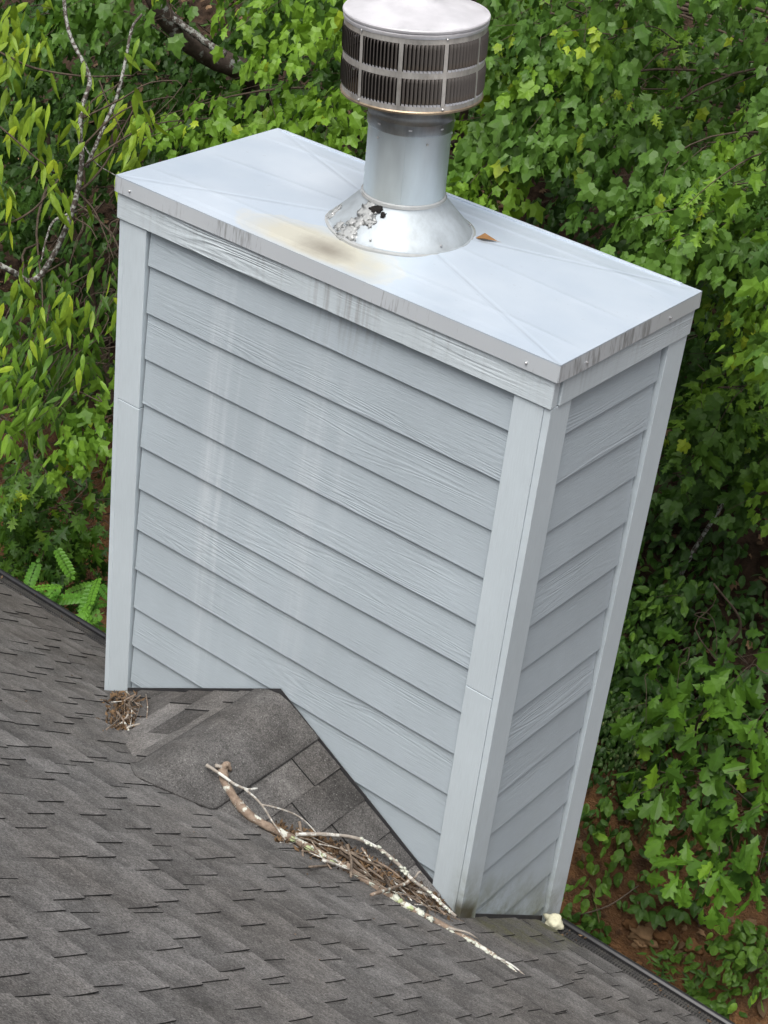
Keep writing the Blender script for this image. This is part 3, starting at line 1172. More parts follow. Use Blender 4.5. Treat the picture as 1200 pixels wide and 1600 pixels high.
# ================================================================== FLUE: cone, pipe, collar, louvred cap
flue = empty('flue', (FCX, FCY, TOP + 0.018), 'round galvanised flue pipe with sooty louvred cap standing on the chimney cover', 'flue')
lean = Vector((-0.78, -0.62, 0.0))
TILT_P = Matrix.Rotation(math.radians(1.5), 4, Vector((0, 0, 1)).cross(lean).normalized())
TILT_C = Matrix.Rotation(math.radians(3.2), 4, Vector((0, 0, 1)).cross(lean).normalized())


def lathe(name, prof, mat, parent, M=None, seg=64, wob=0.0, smooth=True, a0=0.0, a1=2 * math.pi):
    v, f = [], []
    full = abs(a1 - a0 - 2 * math.pi) < 1e-6
    ns = seg if full else seg + 1
    for i in range(ns):
        an = a0 + (a1 - a0) * i / seg
        k = 1 + wob * noise.noise(Vector((math.cos(an) * 2, math.sin(an) * 2, 1.5)))
        for r, z in prof: v.append((r * k * math.cos(an), r * k * math.sin(an), z))
    n = len(prof)
    for i in range(seg):
        i2 = (i + 1) % ns
        for q in range(n - 1): f.append((i * n + q, i2 * n + q, i2 * n + q + 1, i * n + q + 1))
    bm = bmesh.new()
    bb = [bm.verts.new(p) for p in v]
    for q in f: bm.faces.new([bb[i] for i in q])
    bmesh.ops.remove_doubles(bm, verts=bm.verts[:], dist=1e-6)
    me = bm_mesh(name, bm, smooth)
    if smooth: me.set_sharp_from_angle(angle=math.radians(35))
    return link(name, me, mat, parent, M)


lathe('flashing_cone', [(0.240, -0.012), (0.241, 0.006), (0.236, 0.007), (0.230, 0.016), (0.215, 0.030), (0.180, 0.066), (0.150, 0.098), (0.141, 0.108), (0.139, 0.118), (0.136, 0.119), (0.1345, 0.10)], M_cone, flue, None, 96, 0.012)
lathe('sealant_bead', [(0.236, -0.010), (0.250, -0.006), (0.2495, 0.002), (0.240, 0.006), (0.236, 0.004)], M_seal, flue, None, 96, 0.03)
lathe('cone_gap_shade', [(0.2375, -0.006), (0.2425, -0.004), (0.2420, 0.0035), (0.2375, 0.005)], M_soot, flue, None, 60, 0.02, a0=math.radians(-150), a1=math.radians(-38))  # dark ring drawn for the shaded gap under the cone's front rim
lathe('pipe', [(0.1335, 0.05), (0.1335, 0.372)], M_pipe, flue, TILT_P)
lathe('pipe_sealant', [(0.1335, 0.108), (0.1425, 0.112), (0.1395, 0.121), (0.1335, 0.124)], M_seal, flue, TILT_P, 64, 0.015)
# lock seam on the pipe
sa = math.radians(-57)
link('pipe_seam', mesh_from('pipe_seam', *(lambda vf: vf)(tube_verts([(0.1335 * math.cos(sa), 0.1335 * math.sin(sa), 0.13), (0.1335 * math.cos(sa), 0.1335 * math.sin(sa), 0.335)], [0.0016, 0.0016], 6))), M_pipe, flue, TILT_P)
lathe('pipe_collar', [(0.1345, 0.350), (0.1385, 0.350), (0.1395, 0.354), (0.1385, 0.385), (0.132, 0.392), (0.126, 0.404), (0.126, 0.47)], M_collar, flue, TILT_P)
for k in range(8):
    an = math.radians(-98 + 45 * k)
    c, s = math.cos(an), math.sin(an)
    v, f = [], []
    # bright slot tabs on the collar
    t_, r_ = Vector((-s, c, 0)), Vector((c, s, 0))
    p = r_ * 0.1388 + Vector((0, 0, 0.371))
    for du, dz in ((-1, -1), (1, -1), (1, 1), (-1, 1)): v.append(p + t_ * du * 0.0055 + Vector((0, 0, dz * 0.0022)) + r_ * 0.0018)
    for du, dz in ((-1, -1), (1, -1), (1, 1), (-1, 1)): v.append(p + t_ * du * 0.0055 + Vector((0, 0, dz * 0.0022)) - r_ * 0.002)
    link('collar_slot', mesh_from('collar_slot', v, [(0, 1, 2, 3), (0, 4, 5, 1), (1, 5, 6, 2), (2, 6, 7, 3), (3, 7, 4, 0)]), M_lid, flue, TILT_P)
for k in range(5):
    an = math.radians(-100 + 72 * k)
    o = screw((0.1335 * math.cos(an), 0.1335 * math.sin(an), 0.325), (math.cos(an), math.sin(an), 0), flue, 0.0042)
    o.matrix_basis = TILT_P
for k in range(6):
    an = math.radians(-78 + 60 * k)
    o = screw((0.226 * math.cos(an), 0.226 * math.sin(an), 0.0225), (math.cos(an) * 0.6, math.sin(an) * 0.6, 0.8), flue, 0.004)

# cap: bottom pan, cage, slats, lid
CZ0, CZ1 = 0.452, 0.690
CR = 0.222
CAPM = Matrix.Translation((0, 0, 0)) @ Matrix.Translation((-0.011, -0.009, 0.40)) @ TILT_C @ Matrix.Translation((0, 0, -0.40))
lathe('cap_base_rim', [(0.126, CZ0 - 0.012), (0.16, CZ0 - 0.010), (CR - 0.012, CZ0 - 0.006), (CR + 0.003, CZ0 - 0.002), (CR + 0.004, CZ0 + 0.004), (CR - 0.001, CZ0 + 0.008)], M_rim, flue, CAPM, 96)
lathe('inner_sleeve', [(0.170, CZ0), (0.170, CZ1)], M_soot, flue, CAPM, 48)
H = CZ1 - CZ0
ring_z = [(0.000, 0.022), (0.107, 0.127), (0.211, 0.238)]
for z0, z1 in ring_z:
    lathe('cage_band', [(CR - 0.0016, CZ0 + z0), (CR, CZ0 + z0), (CR, CZ0 + z1), (CR - 0.0016, CZ0 + z1), (CR - 0.0016, CZ0 + z0)], M_frame, flue, CAPM, 96)
view_az = math.degrees(math.atan2(CAM.y - FCY, CAM.x - FCX))       # direction from the flue to the viewer
NP = 10
bar0 = view_az - 9
for k in range(NP):
    an = math.radians(bar0 + 36 * k)
    hw = 0.0065 / CR
    for z0, z1 in ((0.022, 0.107), (0.127, 0.211)):
        lathe('cage_bar', [(CR - 0.0018, CZ0 + z0 - 0.002), (CR + 0.0004, CZ0 + z0 - 0.002), (CR + 0.0004, CZ0 + z1 + 0.002), (CR - 0.0018, CZ0 + z1 + 0.002)], M_frame, flue, CAPM, 2, a0=an - hw, a1=an + hw)


def slat_mesh(h):
    """vertical louvre: a strip turned out of the drum, with scooped ends"""
    v, f, w = [], [], 0.0105
    ang = math.radians(-38)
    for j, (fz, k) in enumerate(((-0.02, 0.1), (0.085, 0.8), (0.18, 1.0), (0.82, 1.0), (0.93, 0.75), (1.0, 0.12))):
        a = ang * k
        for i in range(3):
            g = (i / 2 - 0.25)
            bow = 0.0032 * k * (1 if i == 1 else 0)
            v.append((CR - 0.001 - math.sin(a) * w * g * 1.15 + bow, math.cos(a) * w * (g - 0.25), h * fz))
    for j in range(5):
        for i in range(2):
            f.append((j * 3 + i, j * 3 + i + 1, (j + 1) * 3 + i + 1, (j + 1) * 3 + i))
    n = len(v)
    return mesh_from('louvre_slat', v, f, True)


sm = slat_mesh(0.087)
sm.materials.append(M_slat)
sm.materials.append(M_lid)
for p in sm.polygons[:2]: p.material_index = 1  # lower ends in lighter metal, a highlight put into the colour
for k in range(NP):
    for z0 in (0.0212, 0.1255):
        for j in range(10):
            an = math.radians(bar0 + 36 * k + 2.2 + 31.6 * (j + 0.5) / 10)
            link('louvre_slat', sm, None, flue, CAPM @ Matrix.Rotation(an, 4, 'Z') @ Matrix.Translation((0, 0, CZ0 + z0)))
# lid: rolled double rim and shallow cone with a round boss
lathe('cap_lid_rim', [(CR - 0.004, CZ1 - 0.010), (CR + 0.001, CZ1 - 0.010), (CR + 0.0035, CZ1 - 0.006), (CR + 0.0035, CZ1 + 0.001), (CR + 0.001, CZ1 + 0.003), (CR + 0.001, CZ1 + 0.005), (CR + 0.005, CZ1 + 0.007), (CR + 0.006, CZ1 + 0.013), (CR + 0.004, CZ1 + 0.017), (CR - 0.006, CZ1 + 0.0175)], M_lid, flue, CAPM, 96)
lathe('cap_lid', [(CR - 0.004, CZ1 + 0.0165), (0.19, CZ1 + 0.022), (0.10, CZ1 + 0.040), (0.065, CZ1 + 0.047), (0.058, CZ1 + 0.050), (0.052, CZ1 + 0.056), (0.030, CZ1 + 0.062), (0.0, CZ1 + 0.064)], M_lid, flue, CAPM, 96)
for k in range(NP):
    if k % 2 == 0:
        an = math.radians(bar0 - 36 + 36 * k)
        for zz in (CZ1 - 0.012, CZ0 + 0.012):
            screw((CR * math.cos(an), CR * math.sin(an), zz), (math.cos(an), math.sin(an), 0), flue, 0.004).matrix_basis = CAPM

# clear sealant smeared over the cone's front seam, and dark tears in it
def blob(name, c, r, mat, parent, sq=(1, 1, 0.5), n=1.6, amp=0.35, sub=2, M=None):
    bm = bmesh.new()
    bmesh.ops.create_icosphere(bm, subdivisions=sub, radius=1.0)
    sd = random.random() * 50
    for v in bm.verts:
        k = 1 + amp * noise.noise(v.co * n + Vector((sd, sd, sd)))
        v.co = Vector((v.co.x * sq[0], v.co.y * sq[1], v.co.z * sq[2])) * k * r
    me = bm_mesh(name, bm, True)
    return link(name, me, mat, parent, Matrix.Translation(c) @ (M or Matrix.Identity(4)))


def cone_pt(az, t, h=0.0):
    """t 0 at the foot, 1 at the pipe"""
    r = 0.232 + (0.142 - 0.232) * t
    z = 0.014 + 0.094 * t
    a = math.radians(az)
    n = Vector((0.72 * math.cos(a), 0.72 * math.sin(a), 0.69))
    return Vector((r * math.cos(a), r * math.sin(a), z)) + n * h


def cone_rot(az):
    a = math.radians(az)
    return Vector((0.72 * math.cos(a), 0.72 * math.sin(a), 0.69)).to_track_quat('Z', 'Y').to_matrix().to_4x4()


seam_az = view_az - 47
for az, t, r, sq in ((seam_az, 0.02, 0.016, (1.6, 1, 0.5)), (seam_az + 3, 0.2, 0.013, (1, 1, 0.5)), (seam_az - 3, 0.32, 0.012, (1.3, 1, 0.5)), (seam_az + 4, 0.45, 0.015, (1, 1.2, 0.5)),
                     (seam_az + 9, 0.6, 0.015, (1, 1, 0.5)), (seam_az + 15, 0.55, 0.014, (1, 1, 0.45)), (seam_az + 4, 0.78, 0.016, (1.4, 1.4, 0.5)), (seam_az - 2, -0.08, 0.013, (1, 1, 0.5)), (seam_az - 14, 0.05, 0.012, (1, 1, 0.5)),
                     (seam_az - 40, 0.03, 0.020, (0.7, 1.3, 0.7)), (seam_az - 46, 0.1, 0.016, (0.7, 1.3, 0.8))):
    blob('sealant_blob', cone_pt(az, t, -0.001), r * 1.35, M_seal, flue, (sq[0], sq[1], 0.16), 2.6, 1.0, 3, cone_rot(az))
for az, t, r, sq in ((seam_az + 11, 0.86, 0.011, (1.3, 1.0, 0.35)), (seam_az + 25, 0.80, 0.009, (1, 1, 0.6)), (seam_az + 17, 0.9, 0.013, (1, 1, 0.35))):
    blob('torn_sealant', cone_pt(az, t, 0.001), r, M_soot, flue, (sq[0], sq[1], 0.3), 2.5, 0.9, 3, cone_rot(az))

# ================================================================== DEBRIS ON THE ROOF
rd = random.Random(21)


def rod(name, pts, r0, r1, mat, label, cat, group=None, seg=6, n=None, wob=0.12, parent=None):
    n = n or max(3, len(pts) * 3)
    P = spline(pts, n) if len(pts) > 2 else [Vector(pts[0]).lerp(Vector(pts[1]), i / (n - 1)) for i in range(n)]
    rad = [r0 + (r1 - r0) * i / (n - 1) for i in range(n)]
    v, f = tube_verts(P, rad, seg, wob)
    o = link(name, mesh_from(name, v, f, True), mat, parent)
    return tag(o, label, cat, group) if parent is None else o


def path_on_roof(pix, lift):
    """points over the shingles; LIFT per point"""
    out = []
    for i, (x, y) in enumerate(pix):
        l = lift[i] if isinstance(lift, (list, tuple)) else lift
        out.append(on_roof(x, y, l))
    return out


def branch_thing(loc, label):
    return empty('fallen_branch', (0, 0, 0), label, 'branch', 'fallen branches in the roof valley')


# long main branch with lichen
main_px = [(347, 1198), (352, 1222), (372, 1256), (400, 1281), (440, 1302), (490, 1328), (545, 1360), (600, 1394), (650, 1424), (700, 1450), (745, 1476), (785, 1503), (806, 1521)]
mp = path_on_roof(main_px, [0.03, 0.028, 0.024, 0.022, 0.022, 0.022, 0.021, 0.02, 0.018, 0.016, 0.013, 0.009, 0.006])
b1 = branch_thing(mp[0], 'long crooked lichen-spotted branch lying along the cricket valley down the roof')
rod('limb', mp, 0.0185, 0.0075, M_branch, None, None, None, 9, 60, 0.16, b1)
rod('snag', path_on_roof([(347, 1200), (356, 1194), (360, 1204)], [0.035, 0.05, 0.03]), 0.013, 0.006, M_branch, None, None, None, 7, 8, 0.3, b1)
rod('snag', path_on_roof([(336, 1196), (346, 1199), (352, 1212)], [0.045, 0.042, 0.03]), 0.006, 0.011, M_branch_grey, None, None, None, 7, 8, 0.3, b1)
rod('side_twig', path_on_roof([(700, 1450), (730, 1457), (748, 1468)], [0.02, 0.04, 0.03]), 0.005, 0.002, M_branch_grey, None, None, None, 5, 8, 0.2, b1)
rod('side_twig', path_on_roof([(775, 1496), (800, 1508), (820, 1524)], [0.014, 0.022, 0.012]), 0.004, 0.002, M_branch_grey, None, None, None, 5, 8, 0.2, b1)


def lichen_on(path, i0, i1, count, parent, mat, r=(0.005, 0.011), up=0.010):
    for _ in range(count):
        t = rd.uniform(i0, i1) * (len(path) - 1)
        i = min(int(t), len(path) - 2)
        p = path[i].lerp(path[i + 1], t - i)
        toc = (CAM - p).normalized()
        p = p + toc * up * rd.uniform(0.5, 1.0) + Vector((rd.uniform(-1, 1), rd.uniform(-1, 1), rd.uniform(-0.4, 1))) * 0.006
        blob('lichen', p, rd.uniform(*r) * 0.85, mat, parent, (1.2, 0.9, 0.6), 4.5, 1.0, 3)


lichen_on(mp, 0.34, 0.46, 5, b1, M_lichen_g, (0.008, 0.014), 0.014)
lichen_on(mp, 0.40, 0.62, 12, b1, M_lichen, (0.006, 0.012), 0.013)
lichen_on(mp, 0.60, 0.72, 9, b1, M_lichen, (0.008, 0.015), 0.014)
lichen_on(mp, 0.62, 0.66, 3, b1, M_lichen_g, (0.010, 0.014), 0.014)
lichen_on(mp, 0.74, 0.99, 22, b1, M_lichen, (0.004, 0.010), 0.008)

# grey forked twig lying over it
fk = branch_thing(None, 'thin pale grey forked twig crossing over the top of the long branch')
p1 = path_on_roof([(322, 1195), (345, 1210), (368, 1226), (386, 1233), (402, 1232)], [0.05, 0.06, 0.065, 0.06, 0.055])
rod('limb', p1, 0.0062, 0.0035, M_branch_grey, None, None, None, 7, 22, 0.15, fk)
rod('side_twig', path_on_roof([(380, 1231), (398, 1246), (412, 1262), (426, 1284), (446, 1312)], [0.06, 0.06, 0.06, 0.055, 0.05]), 0.0045, 0.0025, M_branch_grey, None, None, None, 6, 16, 0.15, fk)
rod('side_twig', path_on_roof([(408, 1257), (432, 1262), (462, 1273), (482, 1288), (498, 1306)], [0.06, 0.06, 0.05, 0.04, 0.02]), 0.0035, 0.0018, M_branch_grey, None, None, None, 6, 16, 0.15, fk)

# arching lichened branch above the pile
ar = branch_thing(None, 'arching white-lichened branch bowed over the twig pile beside the siding')
pa = path_on_roof([(462, 1304), (490, 1303), (515, 1304), (555, 1309), (592, 1326), (622, 1350), (645, 1375), (668, 1392), (690, 1412), (712, 1432)], [0.05, 0.06, 0.065, 0.06, 0.055, 0.06, 0.07, 0.06, 0.05, 0.03])
rod('limb', pa, 0.0065, 0.006, M_branch_grey, None, None, None, 7, 40, 0.15, ar)
rod('side_twig', path_on_roof([(640, 1372), (636, 1380), (624, 1384), (600, 1392), (580, 1398)], [0.06, 0.055, 0.05, 0.05, 0.04]), 0.007, 0.006, M_branch, None, None, None, 7, 12, 0.2, ar)
rod('side_twig', path_on_roof([(648, 1372), (655, 1362), (660, 1368)], [0.07, 0.09, 0.07]), 0.004, 0.002, M_branch_grey, None, None, None, 6, 6, 0.2, ar)
lichen_on(pa, 0.36, 0.50, 9, ar, M_lichen, (0.004, 0.008), 0.006)
lichen_on(pa, 0.52, 0.62, 8, ar, M_lichen, (0.004, 0.009), 0.006)
lichen_on(pa, 0.66, 1.0, 12, ar, M_lichen, (0.003, 0.007), 0.006)

# loose twigs heaped in the valley
n_tw = 0
for i in range(78):
    t = rd.random() ** 0.72
    cx = 440 + t * 275 + rd.uniform(-6, 6)
    cy = 1312 + t * 122 + rd.uniform(-4, 4)
    wide = 10 + 30 * math.sin(min(1, t * 1.15) * math.pi) * (0.5 + 0.5 * t)
    cy -= rd.uniform(-0.1, 1.0) * wide
    L = rd.uniform(18, 60) if rd.random() < 0.8 else rd.uniform(60, 95)
    an = math.radians(rd.gauss(31, 15 if rd.random() < 0.75 else 60))
    dx, dy = math.cos(an) * L / 2, math.sin(an) * L / 2
    l0, l1 = rd.uniform(0.006, 0.045), rd.uniform(0.006, 0.05)
    pix = [(cx - dx, cy - dy), (cx + rd.uniform(-4, 4), cy + rd.uniform(-4, 4)), (cx + dx, cy + dy)]
    if any(x > 735 or x < 420 or y > 1452 for x, y in pix): continue
    pp = path_on_roof(pix, [l0, (l0 + l1) / 2, l1])
    if any(p.y > -0.012 for p in pp): continue
    r = rd.choice((0.0016, 0.0022, 0.003, 0.0042, 0.006))
    rod('twig', pp, r, r * 0.7, rd.choice((M_twig, M_twig, M_twig_dk, M_branch, M_branch_grey)),
        'dry broken twig heaped in the valley between cricket and roof', 'twig', 'twigs heaped in the roof valley', 5, 7, 0.15)
    n_tw += 1
for i in range(30):
    a = rd.random()
    cx, cy = 190 + rd.uniform(-22, 16) + a * 6, 1086 + a * 50
    if rd.random() < 0.3: cx += rd.uniform(8, 24); cy = rd.uniform(1085, 1108)
    L = rd.uniform(14, 40)
    an = math.radians(rd.choice((rd.uniform(-70, 0), rd.uniform(20, 110))))
    dx, dy = math.cos(an) * L / 2, math.sin(an) * L / 2
    l0, l1 = rd.uniform(0.01, 0.045), rd.uniform(0.01, 0.05)
    pp = path_on_roof([(cx - dx, cy - dy), (cx + rd.uniform(-3, 3), cy), (cx + dx, cy + dy)], [l0, (l0 + l1) / 2, l1])
    if any(p.y > -0.012 and 0 < p.x < W for p in pp): continue
    r = rd.choice((0.0018, 0.0026, 0.0034, 0.005))
    rod('twig', pp, r, r * 0.7, rd.choice((M_twig, M_twig, M_twig_dk, M_branch_grey, M_branch)),
        'dry twig caught at the foot of the pale corner board', 'twig', 'twigs at the foot of the corner board', 5, 7, 0.15)


# crumbs of bark and dead leaf under both heaps
def litter_patch(name, pts, label, cat, size=(0.004, 0.014)):
    v, f, tn = [], [], []
    for p in pts:
        s = rd.uniform(*size)
        M = Matrix.Translation(p) @ Matrix.Rotation(rd.uniform(0, 6.3), 4, 'Z') @ Matrix.Rotation(rd.gauss(0.5, 0.4), 4, 'X') @ Matrix.Rotation(rd.gauss(0, 0.5), 4, 'Y')
        b = len(v)
        w = s * rd.uniform(0.25, 0.6)
        for q in ((0, -s, 0), (w, 0, -0.25 * s), (0, s, 0), (-w, 0, -0.2 * s), (0, 0, 0.2 * s)): v.append(M @ Vector(q))
        f += [(b, b + 1, b + 4), (b + 1, b + 2, b + 4), (b + 2, b + 3, b + 4), (b + 3, b, b + 4)]
        tn += [rd.random()] * 5
    me = mesh_from(name, v, f)
    me.materials.append(M_litter)
    tone_attr(me, tn)
    return tag(link(name, me), label, cat, None, 'stuff')


pts = []
for i in range(1700):
    t = rd.random()
    cx = 425 + t * 290
    cy = 1300 + t * 130 + rd.gauss(0, 5)
    wide = 14 + 26 * math.sin(min(1, t * 1.1) * math.pi)
    cy += rd.uniform(-1, 0.25) * wide * 0.75
    p = on_roof(cx, cy, rd.uniform(0.003, 0.022))
    if p.y < -0.02: pts.append(p)
litter_patch('leaf_litter', pts, 'bark crumbs and dead leaf scraps caught under the twigs in the valley', 'leaf litter', (0.005, 0.018))
pts = []
for i in range(420):
    a = rd.random()
    p = on_roof(188 + rd.gauss(0, 12) + a * 4, 1080 + a * 60, rd.uniform(0.003, 0.04) * (1 - 0.5 * a))
    if p.y < -0.01 or p.x < -0.01: pts.append(p)
litter_patch('leaf_litter', pts, 'orange brown dead leaf scraps at the foot of the corner board', 'leaf litter', (0.006, 0.018))
# scattered specks on the shingles and in the gutters
pts = [slope_pt(rd.uniform(-1.5, 2.6), rd.uniform(-1.6, S_E - 0.03), 0.014) for _ in range(60)]
litter_patch('leaf_litter', pts, 'tiny pale specks of leaf scattered over the shingles', 'leaf litter', (0.002, 0.006))
pts = [Vector((rd.choice((rd.uniform(-1.6, -0.05), rd.uniform(W + 0.08, 2.7))), EAVE_Y + rd.uniform(0.0, 0.11), EZ - 0.030)) for _ in range(70)]
pts = [p - Vector((0, 0.055, -0.055 * S)) if p.x > W else p for p in pts]
litter_patch('leaf_litter', pts, 'small leaf scraps lying on the black gutter guards', 'leaf litter', (0.004, 0.012))

# lump of expanding foam where gutter and chimney meet, and a leaf stuck behind the cone
fp = on_roof(838, 1440, 0.02)
blob_o = blob('foam_lump', Vector((W + 0.05, 0.655, EZ + 0.035)), 0.034, plain('expanding_foam', (0.66, 0.64, 0.47), 0.75), None, (1.15, 0.85, 0.95), 1.4, 0.55, 3)
tag(blob_o, 'pale yellow lump of foam where the gutter meets the chimney side', 'foam lump')
dl = mesh_from('dead_leaf', [(-0.03, 0, 0), (0.0, -0.018, 0.012), (0.045, 0.0, 0.004), (0.0, 0.02, 0.016), (0.0, 0, 0.002), (0.06, 0.004, 0.0)], [(0, 1, 4), (1, 2, 4), (2, 3, 4), (3, 0, 4), (1, 5, 2)])
dlo = link('dead_leaf', dl, M_deadleaf, None, Matrix.Translation((1.135, 0.53, TOP + 0.020)) @ Matrix.Rotation(0.5, 4, 'Z'))
tag(dlo, 'orange dead leaf stuck against the back of the flue cone', 'leaf')

# ================================================================== TREES, SHRUBS AND WEEDS ON THE BANK
def leaf_shape(kind, curl):
    """one leaf, unit length along +y, face +z; folded along the midrib and drooping towards the tip"""
    mid = [(0, 0), (0, 0.3), (0, 0.6), (0, 1.0)]
    if kind == 'maple':
        out = [(0.27, -0.04), (0.31, 0.22), (0.53, 0.48), (0.27, 0.54), (0.19, 0.77)]
        tri = [('m0', 0, 'm1'), (0, 1, 'm1'), (1, 2, 3), (1, 3, 'm1'), ('m1', 3, 'm2'), (3, 4, 'm2'), (4, 'm3', 'm2')]
    elif kind == 'maple5':
        out = [(0.22, -0.07), (0.37, 0.10), (0.32, 0.22), (0.52, 0.40), (0.45, 0.56), (0.28, 0.53), (0.27, 0.72), (0.15, 0.80)]
        tri = [('m0', 0, 'm1'), (0, 1, 2), (0, 2, 'm1'), (2, 3, 4), (2, 4, 5), (2, 5, 'm1'), ('m1', 5, 'm2'), (5, 6, 'm2'), (6, 7, 'm2'), (7, 'm3', 'm2')]
    elif kind == 'oak':
        out = [(0.05, 0.12), (0.17, 0.30), (0.11, 0.38), (0.34, 0.54), (0.20, 0.62), (0.37, 0.80), (0.18, 0.82), (0.13, 0.96)]
        tri = [('m0', 0, 'm1'), (0, 1, 2), (0, 2, 'm1'), ('m1', 2, 4), (2, 3, 4), ('m1', 4, 'm2'), (4, 5, 6), (4, 6, 'm2'), (6, 7, 'm2'), (7, 'm3', 'm2')]
    elif kind == 'pinoak':
        out = [(0.05, 0.16), (0.30, 0.20), (0.09, 0.33), (0.40, 0.52), (0.11, 0.56), (0.27, 0.80), (0.08, 0.80)]
        tri = [('m0', 0, 'm1'), (0, 1, 2), (0, 2, 'm1'), (2, 3, 4), ('m1', 2, 4), ('m1', 4, 'm2'), (4, 5, 6), (4, 6, 'm2'), (6, 'm3', 'm2')]
    elif kind == 'lance':
        out = [(0.085, 0.14), (0.125, 0.36), (0.085, 0.66)]
        tri = [('m0', 0, 'm1'), (0, 1, 'm1'), ('m1', 1, 'm2'), (1, 2, 'm2'), (2, 'm3', 'm2')]
    else:                                            # oval
        out = [(0.20, 0.12), (0.30, 0.38), (0.22, 0.70)]
        tri = [('m0', 0, 'm1'), (0, 1, 'm1'), ('m1', 1, 'm2'), (1, 2, 'm2'), (2, 'm3', 'm2')]
    fold = 0.22

    def z(x, y): return -abs(x) * fold - curl * y * y * 0.55 + 0.06 * math.sin(y * 5 + curl * 9) * (1 if abs(x) > 0.2 else 0)
    v = [(x, y, z(x, y)) for x, y in mid] + [(x, y, z(x, y)) for x, y in out] + [(-x, y, z(x, y)) for x, y in out]
    n = len(out)
    f = []
    for t in tri:
        R = [int(q[1]) if isinstance(q, str) else 4 + q for q in t]
        L = [int(q[1]) if isinstance(q, str) else 4 + n + q for q in t]
        f.append(tuple(R))
        f.append(tuple(reversed(L)))
    return np.array(v, float), f


def frond_shape():
    """pinnate leaf: a stalk with pairs of small rounded leaflets"""
    V, F = [], []
    ov, of = leaf_shape('oval', 0.2)
    for i in range(17):
        y = 0.10 + 0.86 * (i // 2) / 8
        s = (1 if i % 2 else -1) if i < 16 else 0
        ln = 0.20 * (0.7 + 0.3 * math.sin(math.pi * min(1, y)))
        an = -s * 1.15
        for p in ov:
            x, yy, zz = p * ln
            x *= 1.35
            V.append((x * math.cos(an) - yy * math.sin(an) + s * 0.012, x * math.sin(an) + yy * math.cos(an) + y, zz - 0.16 * y * y))
        b = i * len(ov)
        F += [tuple(b + k for k in t) for t in of]
    b = len(V)
    V += [(0.008, 0, 0), (-0.008, 0, 0), (0.004, 0.5, -0.04), (-0.004, 0.5, -0.04), (0.002, 0.96, -0.15), (-0.002, 0.96, -0.15)]
    F += [(b, b + 2, b + 3, b + 1), (b + 2, b + 4, b + 5, b + 3)]
    return np.array(V), F


SHAPES = {}
for kd in ('maple', 'maple5', 'oak', 'pinoak', 'lance', 'oval'):
    SHAPES[kd] = [leaf_shape(kd, c) for c in (0.1, 0.45, 0.8)]
SHAPES['frond'] = [frond_shape()]
LEAF_MESH = {}


def leaf_mesh(kind, var, matname):
    key = (kind, var, matname)
    if key not in LEAF_MESH:
        v, f = SHAPES[kind][var]
        me = mesh_from('leaf', v, f)
        me.materials.append(LEAF_MATS[matname][0])
        LEAF_MESH[key] = me
    return LEAF_MESH[key]


# object leaves take their tone from the object colour
for nm, (mo, ms) in LEAF_MATS.items():
    for nd in list(mo.node_tree.nodes):
        if nd.type == 'OBJECT_INFO':
            sp = mo.node_tree.nodes.new('ShaderNodeSeparateColor')
            mo.node_tree.links.new(nd.outputs['Color'], sp.inputs[0])
            for lk in list(nd.outputs['Random'].links):
                to = lk.to_socket
                mo.node_tree.links.remove(lk)
                mo.node_tree.links.new(sp.outputs[0], to)

rl = random.Random(33)
LEAVES = []          # (plant index, kind, variant, material, matrix 3x4 as Matrix, size, tone)
PLANTS = []


def plant(name, label, cat, base, trunk, r0, r1, bark, group=None):
    """base: (x, y) on the bank; trunk: points of its stem"""
    PLANTS.append(dict(name=name, label=label, cat=cat, base=base, trunk=trunk, r0=r0, r1=r1, bark=bark, group=group, branches=[]))
    return len(PLANTS) - 1


def frame(tip, nrm):
    tip = tip.normalized()
    x = tip.cross(nrm)
    if x.length < 1e-4: x = tip.cross(Vector((0.31, 0.2, 0.9)))
    x.normalize()
    return x, tip, x.cross(tip)


def add_leaf(pi, kind, mat, pos, tip, nrm, size, tone):
    x, y, z = frame(tip, nrm)
    w_ = size * (0.9 if kind.startswith('maple') else 1.0)
    M = Matrix(((x.x * w_, y.x * size, z.x * size, pos.x), (x.y * w_, y.y * size, z.y * size, pos.y), (x.z * w_, y.z * size, z.z * size, pos.z), (0, 0, 0, 1)))
    LEAVES.append((pi, kind, rl.randrange(len(SHAPES[kind])), mat, M, size, min(0.995, max(0.0, tone))))


def g(s=1.0): return rl.gauss(0, s)


